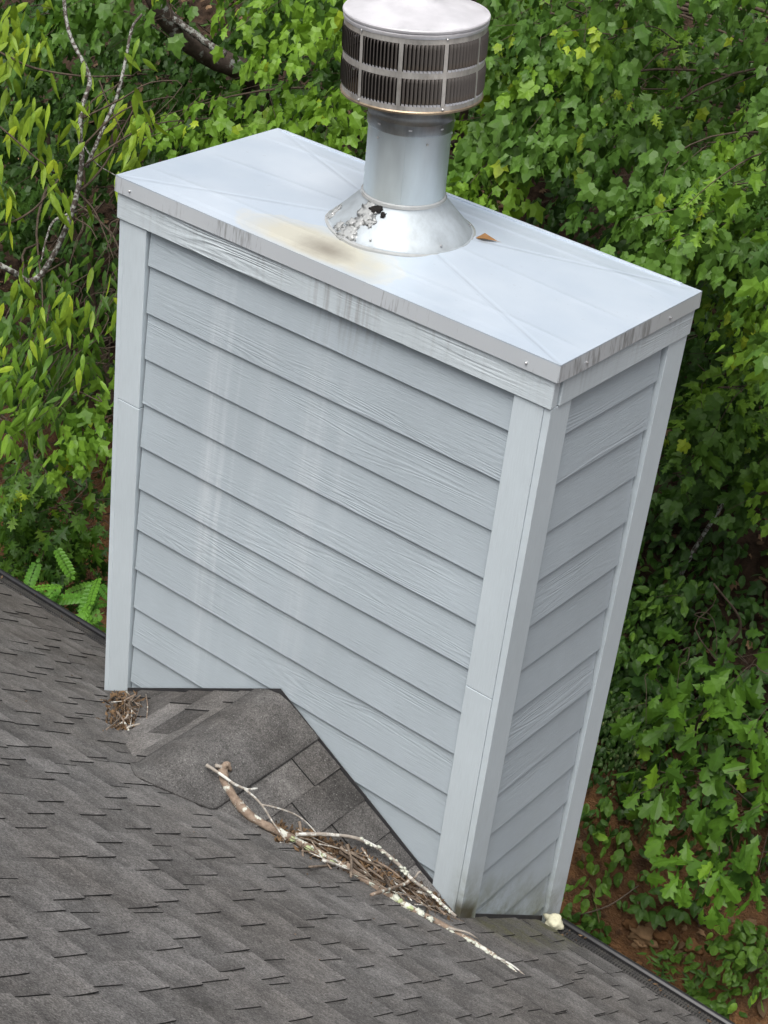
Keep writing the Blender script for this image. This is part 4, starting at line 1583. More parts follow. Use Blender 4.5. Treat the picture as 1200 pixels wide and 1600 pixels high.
def fan(pi, c, L, n, kind, mat, size, tone=0.4, o=None, droop=0.95, flat=0.62, up=0.75, branch=True, wid=0.75, young=0.02):
    """a leafy spray: a drooping fan of leaves about C that reaches out along O"""
    if o is None: o = Vector((g(0.55), -1.0, g(0.16) - 0.12))
    o = o.normalized()
    side = o.cross(Vector((0, 0, 1))).normalized()
    nr = side.cross(o).normalized()
    ft = tone + g(0.12)
    roll = g(0.25)
    side, nr = side * math.cos(roll) + nr * math.sin(roll), nr * math.cos(roll) - side * math.sin(roll)
    start = c - o * L * 0.55
    for i in range(n):
        t = rl.random() ** 0.75
        w = wid * L * (math.sin(math.pi * min(0.93, 0.12 + t * 0.85)) ** 0.7)
        s = (rl.random() - 0.5) * w
        pos = c + o * (t - 0.55) * L + side * s + nr * g(0.03) - Vector((0, 0, 1)) * (0.28 * L * t * t + 0.9 * s * s / L)
        tip = o * 0.6 + side * (s / L * 2.2) - Vector((0, 0, 1)) * droop + Vector((g(.42), g(.42), g(.3)))
        nrm = Vector((0, 0, 1)) * up + o * (0.35 + flat * 0.3) + side * (s / L) + Vector((g(.5), g(.5), g(.4)))
        sz = size * (0.52 + 0.56 * rl.random()) * (1.08 - 0.25 * t)
        tn = ft + g(0.16) + 0.15 * t
        tn = min(0.88, tn)
        if rl.random() < young * (0.4 + 1.6 * t): tn = 0.93 + 0.06 * rl.random()
        add_leaf(pi, kind, mat, pos, tip, nrm, sz, tn)
    if branch: PLANTS[pi]['branches'].append((start, c + o * L * 0.30 - Vector((0, 0, 1)) * 0.05 * L, side, L))


def region(pi, px, py, rx, ry, d0, d1, nf, L, n, kind, mat, size, tone=0.4, **kw):
    """NF sprays spread over the part of the thicket seen about photo position (px, py)"""
    for i in range(nf):
        a, r = rl.random() * 2 * math.pi, math.sqrt(rl.random())
        dd = rl.uniform(d0, d1)
        c = at(px + rx * r * math.cos(a), py + ry * r * math.sin(a), dd)
        gz = terrain_z(c.x, c.y) + 0.15
        if c.z < gz: c.z = gz
        m_ = 'maple_fresh' if mat == 'maple' and rl.random() < 0.15 else mat
        k_ = kind
        if kind.startswith('maple') and rl.random() < 0.3: k_ = rl.choice(('maple', 'maple5', 'pinoak', 'oval'))
        fan(pi, c, L * rl.uniform(0.75, 1.3), int(n * rl.uniform(0.75, 1.25)), k_, m_, size * rl.uniform(0.85, 1.15), tone + g(0.1), **kw)


def ground_at(x, y): return Vector((x, y, terrain_z(x, y)))


def upright(x, y, h, lean=(0, 0), n=5):
    b = ground_at(x, y) - Vector((0, 0, 0.1))
    return [b + Vector((lean[0] * (i / n) ** 1.3 + 0.03 * g(), lean[1] * (i / n) ** 1.3 + 0.03 * g(), h * i / n)) for i in range(n + 1)]


def trunk_through(pts, x=None, y=None):
    """a stem through PTS whose foot is set in the bank"""
    x = pts[0].x if x is None else x
    y = pts[0].y if y is None else y
    return [ground_at(x, y) - Vector((0, 0, 0.1))] + pts


# --- slender tree with hanging narrow leaves, speckled stems
st = [at(x, y, d) for x, y, d in ((-30, 470, 7.9), (50, 440, 7.8), (78, 408, 7.75), (104, 355, 7.7), (121, 300, 7.65), (128, 245, 7.6), (125, 210, 7.6), (128, 168, 7.6), (140, 130, 7.6), (134, 105, 7.6), (112, 62, 7.6), (102, 20, 7.6), (99, -40, 7.6))]
T1 = plant('narrow_leaved_tree', 'slender tree with speckled pale stem and hanging narrow yellow-green leaves', 'tree', (st[0].x, st[0].y), trunk_through(st, -3.4, 2.3), 0.015, 0.008, M_stem_pale)
PLANTS[T1]['extra'] = [([at(x, y, 7.7) for x, y in q], ra, rb, mt) for q, ra, rb, mt in (
    ([(135, 262), (165, 192), (183, 150), (196, 95), (206, 45), (222, 22)], 0.010, 0.006, M_stem_pale),
    ([(-30, 65), (20, 92), (60, 108), (130, 119), (205, 118)], 0.006, 0.004, M_stem),
    ([(-10, 190), (20, 215), (55, 246), (72, 258)], 0.005, 0.003, M_stem),
    ([(118, 300), (135, 290), (165, 255), (190, 205), (215, 160)], 0.007, 0.003, M_stem),
    ([(120, 330), (85, 345), (72, 375), (64, 410)], 0.007, 0.004, M_stem_pale),
    ([(-20, 345), (10, 350), (55, 325), (92, 280)], 0.006, 0.004, M_stem),
    ([(130, 225), (150, 255), (182, 275)], 0.004, 0.002, M_stem_pale),
    ([(122, 300), (148, 330), (165, 370), (178, 405)], 0.005, 0.002, M_stem),
    ([(155, 125), (168, 160), (190, 205), (205, 250)], 0.004, 0.002, M_stem),
    ([(115, 340), (140, 355), (152, 375)], 0.004, 0.002, M_stem))]


def hanging(pi, px, py, d, n, spread, size, mat='lance', tone=0.5, young=0.06, kind='lance'):
    n = max(4, int(n * 0.7))
    c = at(px, py, d)
    for i in range(n):
        p = c + Vector((g(spread * 0.5), g(spread * 0.5), g(spread) - spread * 0.2))
        tip = Vector((g(0.45), -0.25 + g(0.4), -1.0 + 0.3 * abs(g())))
        nr = Vector((0.35 + g(0.4), -0.8 + g(0.4), 0.75 + g(0.35)))
        tn = min(0.88, tone + g(0.22))
        if rl.random() < young: tn = 0.95
        add_leaf(pi, kind, mat, p, tip, nr, size * rl.uniform(0.65, 1.15), tn)
    PLANTS[pi]['branches'].append((c + Vector((g(0.1), 0.25, 0.12)), c - Vector((0, 0, spread * 0.8)), Vector((1, 0, 0)), 0.25))


for px, py, n, sp in ((210, 75, 5, .05), (128, 138, 14, .055), (118, 190, 12, .06), (60, 195, 18, .10), (80, 235, 16, .10), (50, 165, 13, .09), (180, 165, 16, .06), (215, 190, 18, .06), (218, 215, 14, .05), (165, 225, 14, .06),
                      (195, 250, 16, .07), (112, 285, 14, .06), (90, 310, 12, .06), (15, 300, 18, .07), (5, 150, 18, .09), (12, 60, 22, .09), (45, 20, 20, .09), (40, 428, 10, .04), (20, 105, 8, .07), (65, 60, 8, .06),
                      (8, 30, 18, .08), (-20, 220, 24, .12), (-20, 330, 16, .1)):
    hanging(T1, px, py, rl.uniform(7.5, 7.8), n, sp, 0.125)
T1b = plant('narrow_leaved_tree', 'bushy narrow-leaved young tree growing just beyond the chimney foot', 'tree', None, upright(-3.2, 2.9, 2.4, (0.2, -0.5)), 0.03, 0.01, M_stem)
for i in range(46):
    px, py = 85 + g(62), 545 + g(75)
    if px > 200: continue
    hanging(T1b, px, py, rl.uniform(8.0, 8.9), 17, 0.10, 0.115, 'oval' if rl.random() < 0.6 else 'maple_fresh', 0.45, 0.02)
for px, py in ((45, 480), (70, 500), (110, 470), (150, 490), (30, 560), (140, 560), (60, 620), (20, 660), (10, 560)):
    hanging(T1b, px, py, 7.9, 16, 0.09, 0.115, 'lance' if py < 520 else 'maple_fresh', 0.5, 0.04)

# --- leaning trunk with dull maple leaves
tr = [at(x, y, d) for x, y, d in ((470, 190, 10.0), (405, 125, 9.7), (372, 106, 9.6), (330, 88, 9.5), (300, 68, 9.4), (268, 36, 9.3), (246, 8, 9.2), (225, -40, 9.1), (205, -120, 9.0))]
T2 = plant('maple_tree', 'leaning maple with thick dark lichened trunk showing behind the chimney top', 'tree', None, trunk_through(tr, -1.2, 6.1), 0.075, 0.045, M_trunk, 'maples on the bank')
PLANTS[T2]['extra'] = [([at(x, y, 9.25) for x, y in ((352, 86), (330, 72), (300, 50), (262, 22), (240, 0), (215, -30))], 0.022, 0.014, M_stem_pale)]
region(T2, 130, 130, 220, 150, 9.2, 10.6, 30, 0.46, 32, 'maple', 'maple_shaded', 0.095, 0.35)
region(T2, 330, 40, 120, 60, 9.7, 10.6, 10, 0.50, 28, 'maple', 'maple_shaded', 0.095, 0.4)
region(T2, 330, 200, 130, 60, 9.6, 10.4, 12, 0.50, 28, 'maple', 'maple_shaded', 0.095, 0.5)
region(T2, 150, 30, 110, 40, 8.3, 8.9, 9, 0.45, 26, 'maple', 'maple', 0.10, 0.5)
region(T2, 60, 330, 110, 90, 9.4, 10.6, 16, 0.5, 28, 'maple', 'maple_shaded', 0.095, 0.4)

# --- bright young maple between trunk and flue
T3 = plant('maple_tree', 'young bright maple with layered sprays directly above the cover back corner', 'tree', None, upright(-1.4, 4.2, 3.2, (0.5, -0.9)), 0.045, 0.012, M_stem, 'maples on the bank')
for px, py, d, L, n, tn in ((330, 150, 8.5, .42, 24, .5), (285, 175, 8.5, .42, 24, .55), (350, 195, 8.6, .36, 18, .45), (300, 225, 8.7, .32, 16, .45), (250, 180, 8.8, .3, 12, .6), (430, 175, 8.3, .45, 28, .6), (480, 150, 8.3, .48, 30, .55), (530, 140, 8.4, .45, 26, .5),
                            (400, 195, 8.3, .34, 16, .7), (490, 200, 8.4, .5, 30, .5), (545, 180, 8.5, .5, 28, .45), (440, 130, 8.8, .4, 20, .35), (395, 110, 9.0, .4, 20, .3), (560, 215, 8.6, .45, 24, .4), (560, 110, 8.9, .5, 28, .35), (500, 240, 8.8, .5, 26, .3),
                            (400, 20, 8.2, .5, 30, .65), (450, 45, 8.1, .5, 30, .62), (490, 15, 8.3, .45, 26, .5), (430, 70, 8.3, .4, 20, .5), (370, 5, 8.4, .45, 24, .55), (520, 45, 8.7, .42, 22, .45), (525, 70, 8.9, .4, 20, .4)):
    fan(T3, at(px, py, d), L, n, 'maple', 'maple_fresh' if tn > 0.42 else 'maple', 0.098, tn)
region(T3, 470, 60, 110, 110, 9.2, 10.4, 22, 0.5, 28, 'maple', 'maple_shaded', 0.095, 0.3)
region(T3, 480, 200, 130, 60, 9.2, 10.2, 14, 0.5, 28, 'maple', 'maple', 0.095, 0.3)

# --- big maple right of the flue
T4 = plant('maple_tree', 'large maple with dense drooping sprays to the right of the flue cap', 'tree', None, upright(0.9, 5.2, 4.4, (-0.3, -1.0)), 0.085, 0.02, M_stem, 'maples on the bank')
region(T4, 870, 70, 110, 80, 7.7, 8.4, 15, 0.44, 36, 'maple5', 'maple', 0.100, 0.5, young=0.03)
region(T4, 920, 165, 120, 60, 7.4, 8.0, 13, 0.46, 36, 'maple', 'maple', 0.100, 0.5, young=0.02)
region(T4, 770, 40, 60, 60, 8.2, 8.8, 9, 0.5, 30, 'maple', 'maple', 0.098, 0.45)
region(T4, 765, 205, 60, 85, 8.1, 8.7, 11, 0.44, 32, 'maple', 'maple', 0.098, 0.45)
region(T4, 750, 285, 45, 30, 8.0, 8.3, 5, 0.4, 24, 'maple', 'maple_fresh', 0.095, 0.5)
region(T4, 1060, 60, 150, 70, 8.6, 9.4, 14, 0.48, 34, 'maple', 'maple', 0.10, 0.4)
region(T4, 1040, 150, 110, 60, 8.0, 8.8, 10, 0.46, 34, 'maple', 'maple', 0.10, 0.45)
region(T4, 880, 130, 160, 120, 9.0, 10.2, 16, 0.5, 30, 'maple', 'maple_shaded', 0.10, 0.3)
region(T4, 920, 325, 110, 60, 10.0, 10.9, 8, 0.5, 22, 'maple', 'maple_shaded', 0.10, 0.2)
fan(T4, at(900, 45, 7.5), 0.22, 9, 'maple', 'maple_fresh', 0.07, 0.95, young=0.9)

T5 = plant('maple_tree', 'maple with glossy blue-green leaf tiers leaning in over the cover right corner', 'tree', None, upright(1.75, 4.3, 3.6, (-0.4, -1.3)), 0.06, 0.015, M_stem, 'maples on the bank')
region(T5, 1045, 265, 90, 60, 7.2, 7.8, 13, 0.46, 38, 'maple5', 'maple', 0.095, 0.5, young=0.01)
region(T5, 1110, 330, 80, 50, 7.0, 7.6, 13, 0.46, 38, 'maple5', 'maple', 0.095, 0.52, young=0.01)
region(T5, 1165, 250, 50, 110, 7.5, 8.3, 11, 0.45, 34, 'maple5', 'maple', 0.095, 0.45)
region(T5, 1080, 340, 90, 50, 8.2, 8.9, 14, 0.5, 28, 'maple', 'maple_shaded', 0.098, 0.35)
region(T5, 1185, 460, 30, 60, 7.1, 7.6, 9, 0.35, 24, 'maple', 'maple_fresh', 0.08, 0.5, young=0.03)
region(T5, 1175, 520, 25, 20, 7.2, 7.5, 4, 0.3, 20, 'maple', 'maple_fresh', 0.085, 0.6, young=0.1)
region(T5, 1110, 440, 40, 50, 7.9, 8.4, 5, 0.3, 12, 'maple', 'maple', 0.08, 0.5)

T7 = plant('maple_tree', 'low shaded maple with flat star-shaped leaves beyond the siding edge', 'tree', None, upright(1.15, 4.0, 2.4, (0.3, -0.7)), 0.04, 0.012, M_stem, 'maples on the bank')
region(T7, 1140, 620, 70, 75, 8.5, 9.1, 15, 0.42, 24, 'maple5', 'maple', 0.105, 0.45, droop=0.35, up=0.6)
region(T7, 1100, 560, 40, 40, 9.0, 9.5, 6, 0.4, 20, 'maple5', 'maple_shaded', 0.10, 0.35)
region(T7, 1065, 760, 35, 30, 9.0, 9.4, 5, 0.35, 16, 'maple5', 'maple_shaded', 0.105, 0.6, droop=0.35)
region(T7, 1175, 755, 30, 40, 8.7, 9.1, 5, 0.3, 11, 'maple5', 'maple_shaded', 0.11, 0.6, droop=0.35)
region(T7, 1110, 690, 80, 60, 9.4, 10.0, 12, 0.4, 18, 'maple5', 'maple_shaded', 0.10, 0.2)
region(T7, 1170, 560, 50, 80, 9.2, 9.8, 8, 0.45, 22, 'maple5', 'maple_shaded', 0.10, 0.25)

# --- oak sapling low on the right
T8 = plant('oak_sapling', 'oak sapling with large lobed leaves above the bare clay bank', 'tree', None, upright(2.05, 2.95, 1.5, (-0.2, -0.35)), 0.028, 0.010, M_stem)
for px, py, d, tn, n in ((1060, 1060, 8.2, .55, 9), (1110, 1080, 8.1, .55, 9), (1150, 1060, 8.0, .5, 9), (1010, 1110, 8.5, .3, 8), (1060, 1130, 8.3, .35, 9), (1130, 1140, 8.0, .4, 9), (1180, 1130, 7.8, .8, 8), (1030, 1190, 8.3, .55, 9), (1090, 1200, 8.1, .35, 9), (1160, 1200, 7.9, .6, 9),
                         (1020, 1230, 8.2, .6, 8), (1120, 1250, 8.0, .4, 9), (1180, 1260, 7.8, .45, 9), (1070, 1270, 8.1, .5, 8), (1160, 1310, 7.8, .4, 9), (1080, 1350, 7.9, .8, 12), (1105, 1375, 7.8, .9, 10), (1140, 1350, 7.9, .35, 9), (1190, 1340, 7.8, .3, 8), (1060, 1000, 8.7, .2, 8), (1120, 1010, 8.6, .25, 8), (1180, 1020, 8.4, .3, 8)):
    fan(T8, at(px, py, d), 0.26, n, 'oak', 'oak', 0.155, tn, droop=0.45, up=0.8, wid=1.0)
region(T8, 1110, 1170, 110, 140, 8.7, 9.2, 16, 0.32, 11, 'oak', 'oak', 0.14, 0.15, droop=0.5)

# --- dark oak low on the left
T9 = plant('oak_sapling', 'shaded oak with deeply cut dark leaves above the upper roof edge', 'tree', None, upright(-3.9, 2.2, 2.2, (0.5, -0.2)), 0.035, 0.012, M_stem)
region(T9, 70, 830, 85, 75, 8.7, 9.5, 22, 0.34, 15, 'pinoak', 'oak', 0.125, 0.25, droop=0.5)
region(T9, 40, 745, 45, 35, 8.5, 8.8, 6, 0.3, 13, 'pinoak', 'maple', 0.11, 0.5, droop=0.4)
region(T9, 90, 800, 100, 120, 9.6, 10.4, 14, 0.45, 20, 'pinoak', 'maple_shaded', 0.12, 0.1)
T10 = plant('maple_sapling', 'small bright maple spray leaning against the chimney edge above the dark oak', 'tree', None, upright(-2.6, 2.7, 2.6, (0.1, -0.5)), 0.025, 0.008, M_stem)
for px, py, d, L, n in ((130, 670, 8.0, .36, 24), (105, 700, 7.9, .3, 18), (155, 650, 8.1, .35, 22), (150, 700, 8.1, .3, 16), (95, 720, 8.0, .22, 9), (165, 610, 8.4, .3, 16), (150, 735, 8.3, .25, 9), (75, 640, 8.6, .22, 9)):
    fan(T10, at(px, py, d), L, n, 'maple', 'maple_fresh', 0.092, 0.35)
# --- locust sprout
T11 = plant('locust_sprout', 'bright green locust sprout with feathery leaves behind the gutter', 'shrub', None, upright(-2.9, 1.9, 1.1, (0.2, -0.2), 4), 0.012, 0.005, M_green_stem)
for i in range(26):
    px, py = 118 + g(34), 945 + g(34)
    c = at(px, py, rl.uniform(8.55, 9.0))
    add_leaf(T11, 'frond', 'locust', c, Vector((g(0.8), -0.5 + g(0.4), -0.55 + g(0.35))), Vector((g(.35), -0.55, 0.9)), rl.uniform(0.15, 0.23), rl.uniform(0.0, 0.8))
for px, py in ((75, 925), (85, 940), (100, 915), (150, 930), (160, 990), (155, 900), (110, 975)):
    c = at(px, py, 8.6)
    add_leaf(T11, 'frond', 'locust', c, Vector((g(0.6) - 0.2, -0.6, -0.4 + g(0.3))), Vector((g(.2), -0.6, 0.8)), rl.uniform(0.16, 0.21), 0.75)

# --- undergrowth shrubs in the shade on the right
S1 = plant('rounded_leaf_shrub', 'shrub with rounded leaves in deep shade beside the siding', 'shrub', None, upright(1.3, 3.2, 0.9, (0, -0.2), 4), 0.012, 0.005, M_stem, 'shrubs on the bank')
region(S1, 1045, 935, 45, 45, 9.1, 9.5, 8, 0.28, 13, 'oval', 'oval', 0.075, 0.45, droop=0.3)
region(S1, 1000, 985, 40, 50, 9.0, 9.5, 8, 0.3, 14, 'oval', 'oval', 0.08, 0.2, droop=0.3)
region(S1, 1020, 870, 60, 70, 9.6, 10.2, 7, 0.32, 14, 'oval', 'maple_shaded', 0.085, 0.15, droop=0.3)
S2 = plant('privet_shrub', 'privet shrub with tiny pale leaves between siding and oak sapling', 'shrub', None, upright(1.35, 2.85, 0.8, (0.1, -0.2), 4), 0.010, 0.004, M_stem, 'shrubs on the bank')
region(S2, 985, 1150, 35, 70, 8.9, 9.2, 10, 0.26, 34, 'oval', 'small', 0.032, 0.45, young=0.10)
region(S2, 1010, 1250, 40, 40, 8.8, 9.1, 9, 0.26, 34, 'oval', 'small', 0.032, 0.6, young=0.25)
region(S2, 965, 1120, 30, 90, 9.2, 9.5, 8, 0.3, 30, 'oval', 'maple_shaded', 0.05, 0.2)
S3 = plant('bramble', 'bramble with pointed bright leaves trailing over the bank top by the siding', 'shrub', None, upright(1.35, 2.6, 0.5, (0, -0.2), 4), 0.008, 0.004, M_green_stem, 'shrubs on the bank')
for px, py, n, tn in ((960, 1300, 9, .75), (945, 1320, 8, .6), (935, 1345, 8, .7), (965, 1345, 9, .55), (905, 1380, 7, .85), (925, 1385, 8, .75), (990, 1290, 7, .3), (975, 1380, 9, .3), (915, 1290, 8, .2), (1000, 1340, 8, .15), (930, 1240, 8, .15), (960, 1250, 8, .15), (945, 1265, 5, .85)):
    fan(S3, at(px, py, rl.uniform(8.8, 9.0)), 0.2, n, 'oval', 'oval', 0.085, tn, droop=0.35, branch=True)
S4 = plant('creeper', 'five-leaved creeper patch hanging at the top of the clay face', 'shrub', None, upright(1.75, 2.75, 0.35, (0, -0.1), 3), 0.007, 0.003, M_green_stem, 'shrubs on the bank')
for px, py in ((1010, 1400), (1035, 1390), (1050, 1420), (1065, 1425), (1025, 1430), (1085, 1410), (1000, 1420), (1060, 1395)):
    c = at(px, py, 8.75)
    for q in range(5):
        a = q * 1.25 + g(0.1)
        add_leaf(S4, 'oval', 'oval', c, Vector((math.cos(a), math.sin(a) * 0.7 - 0.2, -0.35)), Vector((0, -0.5, 0.9)), 0.075, 0.2 + g(0.1))
region(S4, 1070, 1400, 80, 30, 8.9, 9.1, 9, 0.25, 12, 'oval', 'maple_shaded', 0.07, 0.3)
S5 = plant('vine', 'leafy vine hanging straight down the bare clay face', 'shrub', None, [on_ground(x, y) + Vector((0, -0.03, 0.02)) for x, y in ((930, 1395), (938, 1430), (945, 1470), (950, 1500), (945, 1530))], 0.006, 0.003, M_green_stem, 'shrubs on the bank')
for px, py, tn in ((935, 1410, .2), (945, 1425, .3), (928, 1430, .2), (940, 1445, .4), (932, 1455, .3), (950, 1455, .5), (945, 1470, .4), (955, 1478, .3), (950, 1490, .4), (940, 1500, .3), (945, 1515, .4), (950, 1525, .3), (960, 1440, .2), (925, 1420, .15), (955, 1500, .3)):
    p = on_ground(px, py)
    for q in range(3):
        add_leaf(S5, 'oval', 'oval', p + Vector((g(.02), -0.06 + g(.02), g(.02))), Vector((g(0.8), -0.3, -0.7)), Vector((g(.2), -0.8, 0.7)), rl.uniform(0.055, 0.085), tn + g(.1))
S6 = plant('rounded_leaf_shrub', 'fresh green shrub at the far lower corner of the clay bank', 'shrub', None, upright(2.45, 2.75, 0.5, (0, -0.1), 3), 0.01, 0.004, M_green_stem, 'shrubs on the bank')
region(S6, 1165, 1455, 30, 35, 8.3, 8.6, 9, 0.24, 13, 'oval', 'oval', 0.078, 0.7, droop=0.35)
region(S6, 1180, 1510, 30, 40, 8.4, 8.7, 8, 0.24, 13, 'oval', 'oval', 0.07, 0.45, droop=0.35)
region(S6, 1150, 1400, 60, 40, 8.7, 9.0, 9, 0.28, 14, 'oval', 'maple_shaded', 0.08, 0.3)
for wi, (px, py, n, s, tn, lab) in enumerate(((1040, 1520, 30, 0.055, .35, 'tangled weed growing in the middle of the bare clay'), (1065, 1510, 20, 0.05, .7, 'pale-tipped weed tuft growing in the bare clay'), (1020, 1550, 22, 0.06, .2, 'dark weed by the gutter on the clay bank'),
                                              (1105, 1575, 24, 0.07, .6, 'bright leafy weed at the bottom edge of the clay bank'), (1125, 1595, 18, 0.07, .5, 'leafy weed half cut off by the bottom of the picture'), (888, 1452, 12, 0.055, .5, 'single small weed on the clay next to the chimney foot'),
                                              (1085, 1545, 26, 0.045, .25, 'grassy weed patch low on the clay bank'), (1120, 1540, 18, 0.04, .2, 'thin grassy weed beside the bright weed on the clay'))):
    p0 = on_ground(px, py)
    wd = plant('weed', lab, 'weed', None, [p0 - Vector((0, 0, 0.04)), p0 + Vector((0, -0.03, 0.07)), p0 + Vector((0.01, -0.05, 0.13))], 0.004, 0.002, M_green_stem, 'weeds on the clay bank')
    for q in range(n):
        a = rl.random() * 6.28
        o2 = Vector((math.cos(a), math.sin(a) - 0.35, 0.55 + g(0.4))).normalized()
        pos = p0 + Vector((g(.055), g(.03) - 0.03, 0.03 + abs(g(.05)))) + o2 * 0.03
        add_leaf(wd, 'lance' if wi in (0, 2, 6, 7) else 'oval', 'oval', pos, o2, Vector((0, -0.5, 1)), s * rl.uniform(0.7, 1.4), tn + g(.15))

for px, py, rx, ry, nf in ((1010, 800, 60, 50, 8), (960, 940, 40, 60, 9), (1090, 960, 110, 60, 16), (1000, 1080, 60, 60, 12), (960, 1200, 40, 100, 14), (1060, 1250, 130, 100, 20), (1150, 1390, 60, 30, 6), (935, 1330, 40, 50, 9), (920, 1270, 30, 60, 8), (950, 1370, 50, 25, 7), (1000, 1385, 60, 20, 6), (1010, 1330, 50, 50, 8), (900, 1370, 20, 20, 3), (1140, 860, 60, 50, 8)):
    region(S1, px, py, rx, ry, 9.2, 9.9, nf, 0.34, 18, 'oval', 'maple_shaded', 0.085, 0.2, droop=0.45, branch=False)
# --- far thicket that closes the view between and behind them
TH = plant('maple_tree', 'deep green maple thicket tree filling the gaps behind the chimney', 'tree', None, upright(-0.6, 7.2, 4.0, (0, -0.6)), 0.09, 0.03, M_stem, 'maples on the bank')
region(T9, 120, 880, 60, 50, 9.2, 9.8, 9, 0.4, 16, 'pinoak', 'maple_shaded', 0.11, 0.15, branch=False)
region(TH, 600, 100, 330, 150, 10.4, 11.6, 24, 0.62, 30, 'maple', 'maple_shaded', 0.11, 0.25)
region(TH, 1000, 160, 260, 180, 10.3, 11.4, 20, 0.62, 28, 'maple', 'maple_shaded', 0.11, 0.2)
region(TH, 1180, 20, 60, 40, 10.0, 10.6, 8, 0.6, 28, 'maple', 'maple_shaded', 0.11, 0.2)
region(TH, 1120, 460, 110, 120, 10.0, 10.8, 16, 0.55, 24, 'maple', 'maple_shaded', 0.11, 0.15)
TL = plant('maple_tree', 'shadowy maple at the back of the thicket beyond the speckled stem', 'tree', None, upright(-4.6, 4.6, 3.4, (0.2, -0.6)), 0.07, 0.03, M_stem, 'maples on the bank')
region(TL, 80, 250, 240, 260, 10.6, 11.6, 28, 0.62, 28, 'maple', 'maple_shaded', 0.11, 0.2)
region(TL, 60, 130, 100, 120, 9.8, 10.6, 10, 0.5, 28, 'maple', 'maple_shaded', 0.10, 0.3, branch=False)
region(TL, 30, 20, 80, 50, 9.8, 10.6, 10, 0.6, 28, 'maple', 'maple_shaded', 0.11, 0.3)
region(TL, 70, 640, 150, 160, 10.2, 11.0, 22, 0.6, 26, 'maple', 'maple_shaded', 0.11, 0.2)

# crowns go on unseen above and beside the frame, added for their shade
region(T3, 420, -150, 200, 130, 8.4, 10.2, 24, 0.6, 26, 'maple', 'maple', 0.10, 0.4, branch=False)
region(T4, 880, -170, 260, 150, 7.8, 10.4, 46, 0.6, 28, 'maple', 'maple', 0.10, 0.4, branch=False)
region(T5, 1290, 120, 80, 330, 7.2, 9.2, 34, 0.6, 28, 'maple', 'maple', 0.10, 0.4, branch=False)
region(T5, 1350, 330, 120, 280, 6.0, 7.2, 44, 0.6, 28, 'maple', 'maple', 0.10, 0.4, branch=False)  # close sprays out of view, added to block light from the right
region(T4, 1150, -130, 220, 90, 6.8, 8.2, 34, 0.6, 28, 'maple', 'maple', 0.10, 0.4, branch=False)
region(T7, 1330, 640, 100, 220, 7.6, 9.4, 26, 0.55, 26, 'maple', 'maple', 0.10, 0.4, branch=False)
region(T8, 1310, 1180, 90, 240, 7.5, 8.8, 20, 0.35, 12, 'oak', 'oak', 0.15, 0.4, branch=False)
region(T2, 80, -160, 260, 130, 8.4, 10.4, 30, 0.6, 26, 'maple', 'maple', 0.10, 0.4, branch=False)
region(TL, -180, 400, 130, 420, 8.4, 10.6, 34, 0.6, 26, 'maple', 'maple', 0.10, 0.4, branch=False)

# the sprays part round the leaning trunk
def near_trunk(lf):
    x, y, z = project(lf[4].translation)
    ax, ay, bx, by = 252, 12, 372, 106
    t = ((x - ax) * (bx - ax) + (y - ay) * (by - ay)) / ((bx - ax) ** 2 + (by - ay) ** 2)
    return 0 < t < 1 and abs((x - ax) * (by - ay) - (y - ay) * (bx - ax)) / math.hypot(bx - ax, by - ay) < 24 and z < 9.75


LEAVES = [lf for lf in LEAVES if not near_trunk(lf) or rl.random() < 0.08]

# ---- which leaves does the photo show largest: a small depth picture of the leaf centres
GW, GH, SC = 400, 534, 1 / 3.0
depth = np.full((GH, GW), 1e9)
owner = np.full((GH, GW), -1, int)
# what the chimney, flue and roof hide (outlines in photo pixels)
hide = np.zeros((GH, GW), bool)
yy, xx = np.mgrid[0:GH, 0:GW]
X, Y = (xx + 0.5) / SC, (yy + 0.5) / SC
for poly in ([(165, 1075), (185, 273), (433, 200), (1094, 455), (868, 1450), (740, 1440)], [(540, 0), (770, 0), (757, 160), (709, 195), (700, 400), (565, 400), (570, 190), (536, 140)], [(0, 905), (165, 1010), (870, 1450), (1100, 1600), (0, 1600)]):
    ins = np.zeros_like(hide)
    for (x0, y0), (x1, y1) in zip(poly, poly[1:] + poly[:1]):
        if y0 == y1: continue
        ins ^= ((Y > min(y0, y1)) & (Y <= max(y0, y1)) & (X < x0 + (Y - y0) * (x1 - x0) / (y1 - y0)))
    hide |= ins
for i, (pi, kind, var, mat, M, size, tone) in enumerate(LEAVES):
    p = M.translation + M.col[1].to_3d() * 0.5
    x, y, z = project(p)
    rad = {'frond': 0.45, 'lance': 0.28}.get(kind, 0.34) * size * F_PX / z * SC
    x *= SC
    y *= SC
    x0, x1, y0, y1 = int(max(0, x - rad)), int(min(GW, x + rad + 1)), int(max(0, y - rad)), int(min(GH, y + rad + 1))
    if x1 <= x0 or y1 <= y0: continue
    sub = depth[y0:y1, x0:x1]
    mk = (z < sub) & ((xx[y0:y1, x0:x1] + .5 - x) ** 2 + (yy[y0:y1, x0:x1] + .5 - y) ** 2 < rad * rad)
    sub[mk] = z
    owner[y0:y1, x0:x1][mk] = i
owner[hide] = -1
cnt = np.bincount(owner[owner >= 0], minlength=len(LEAVES))

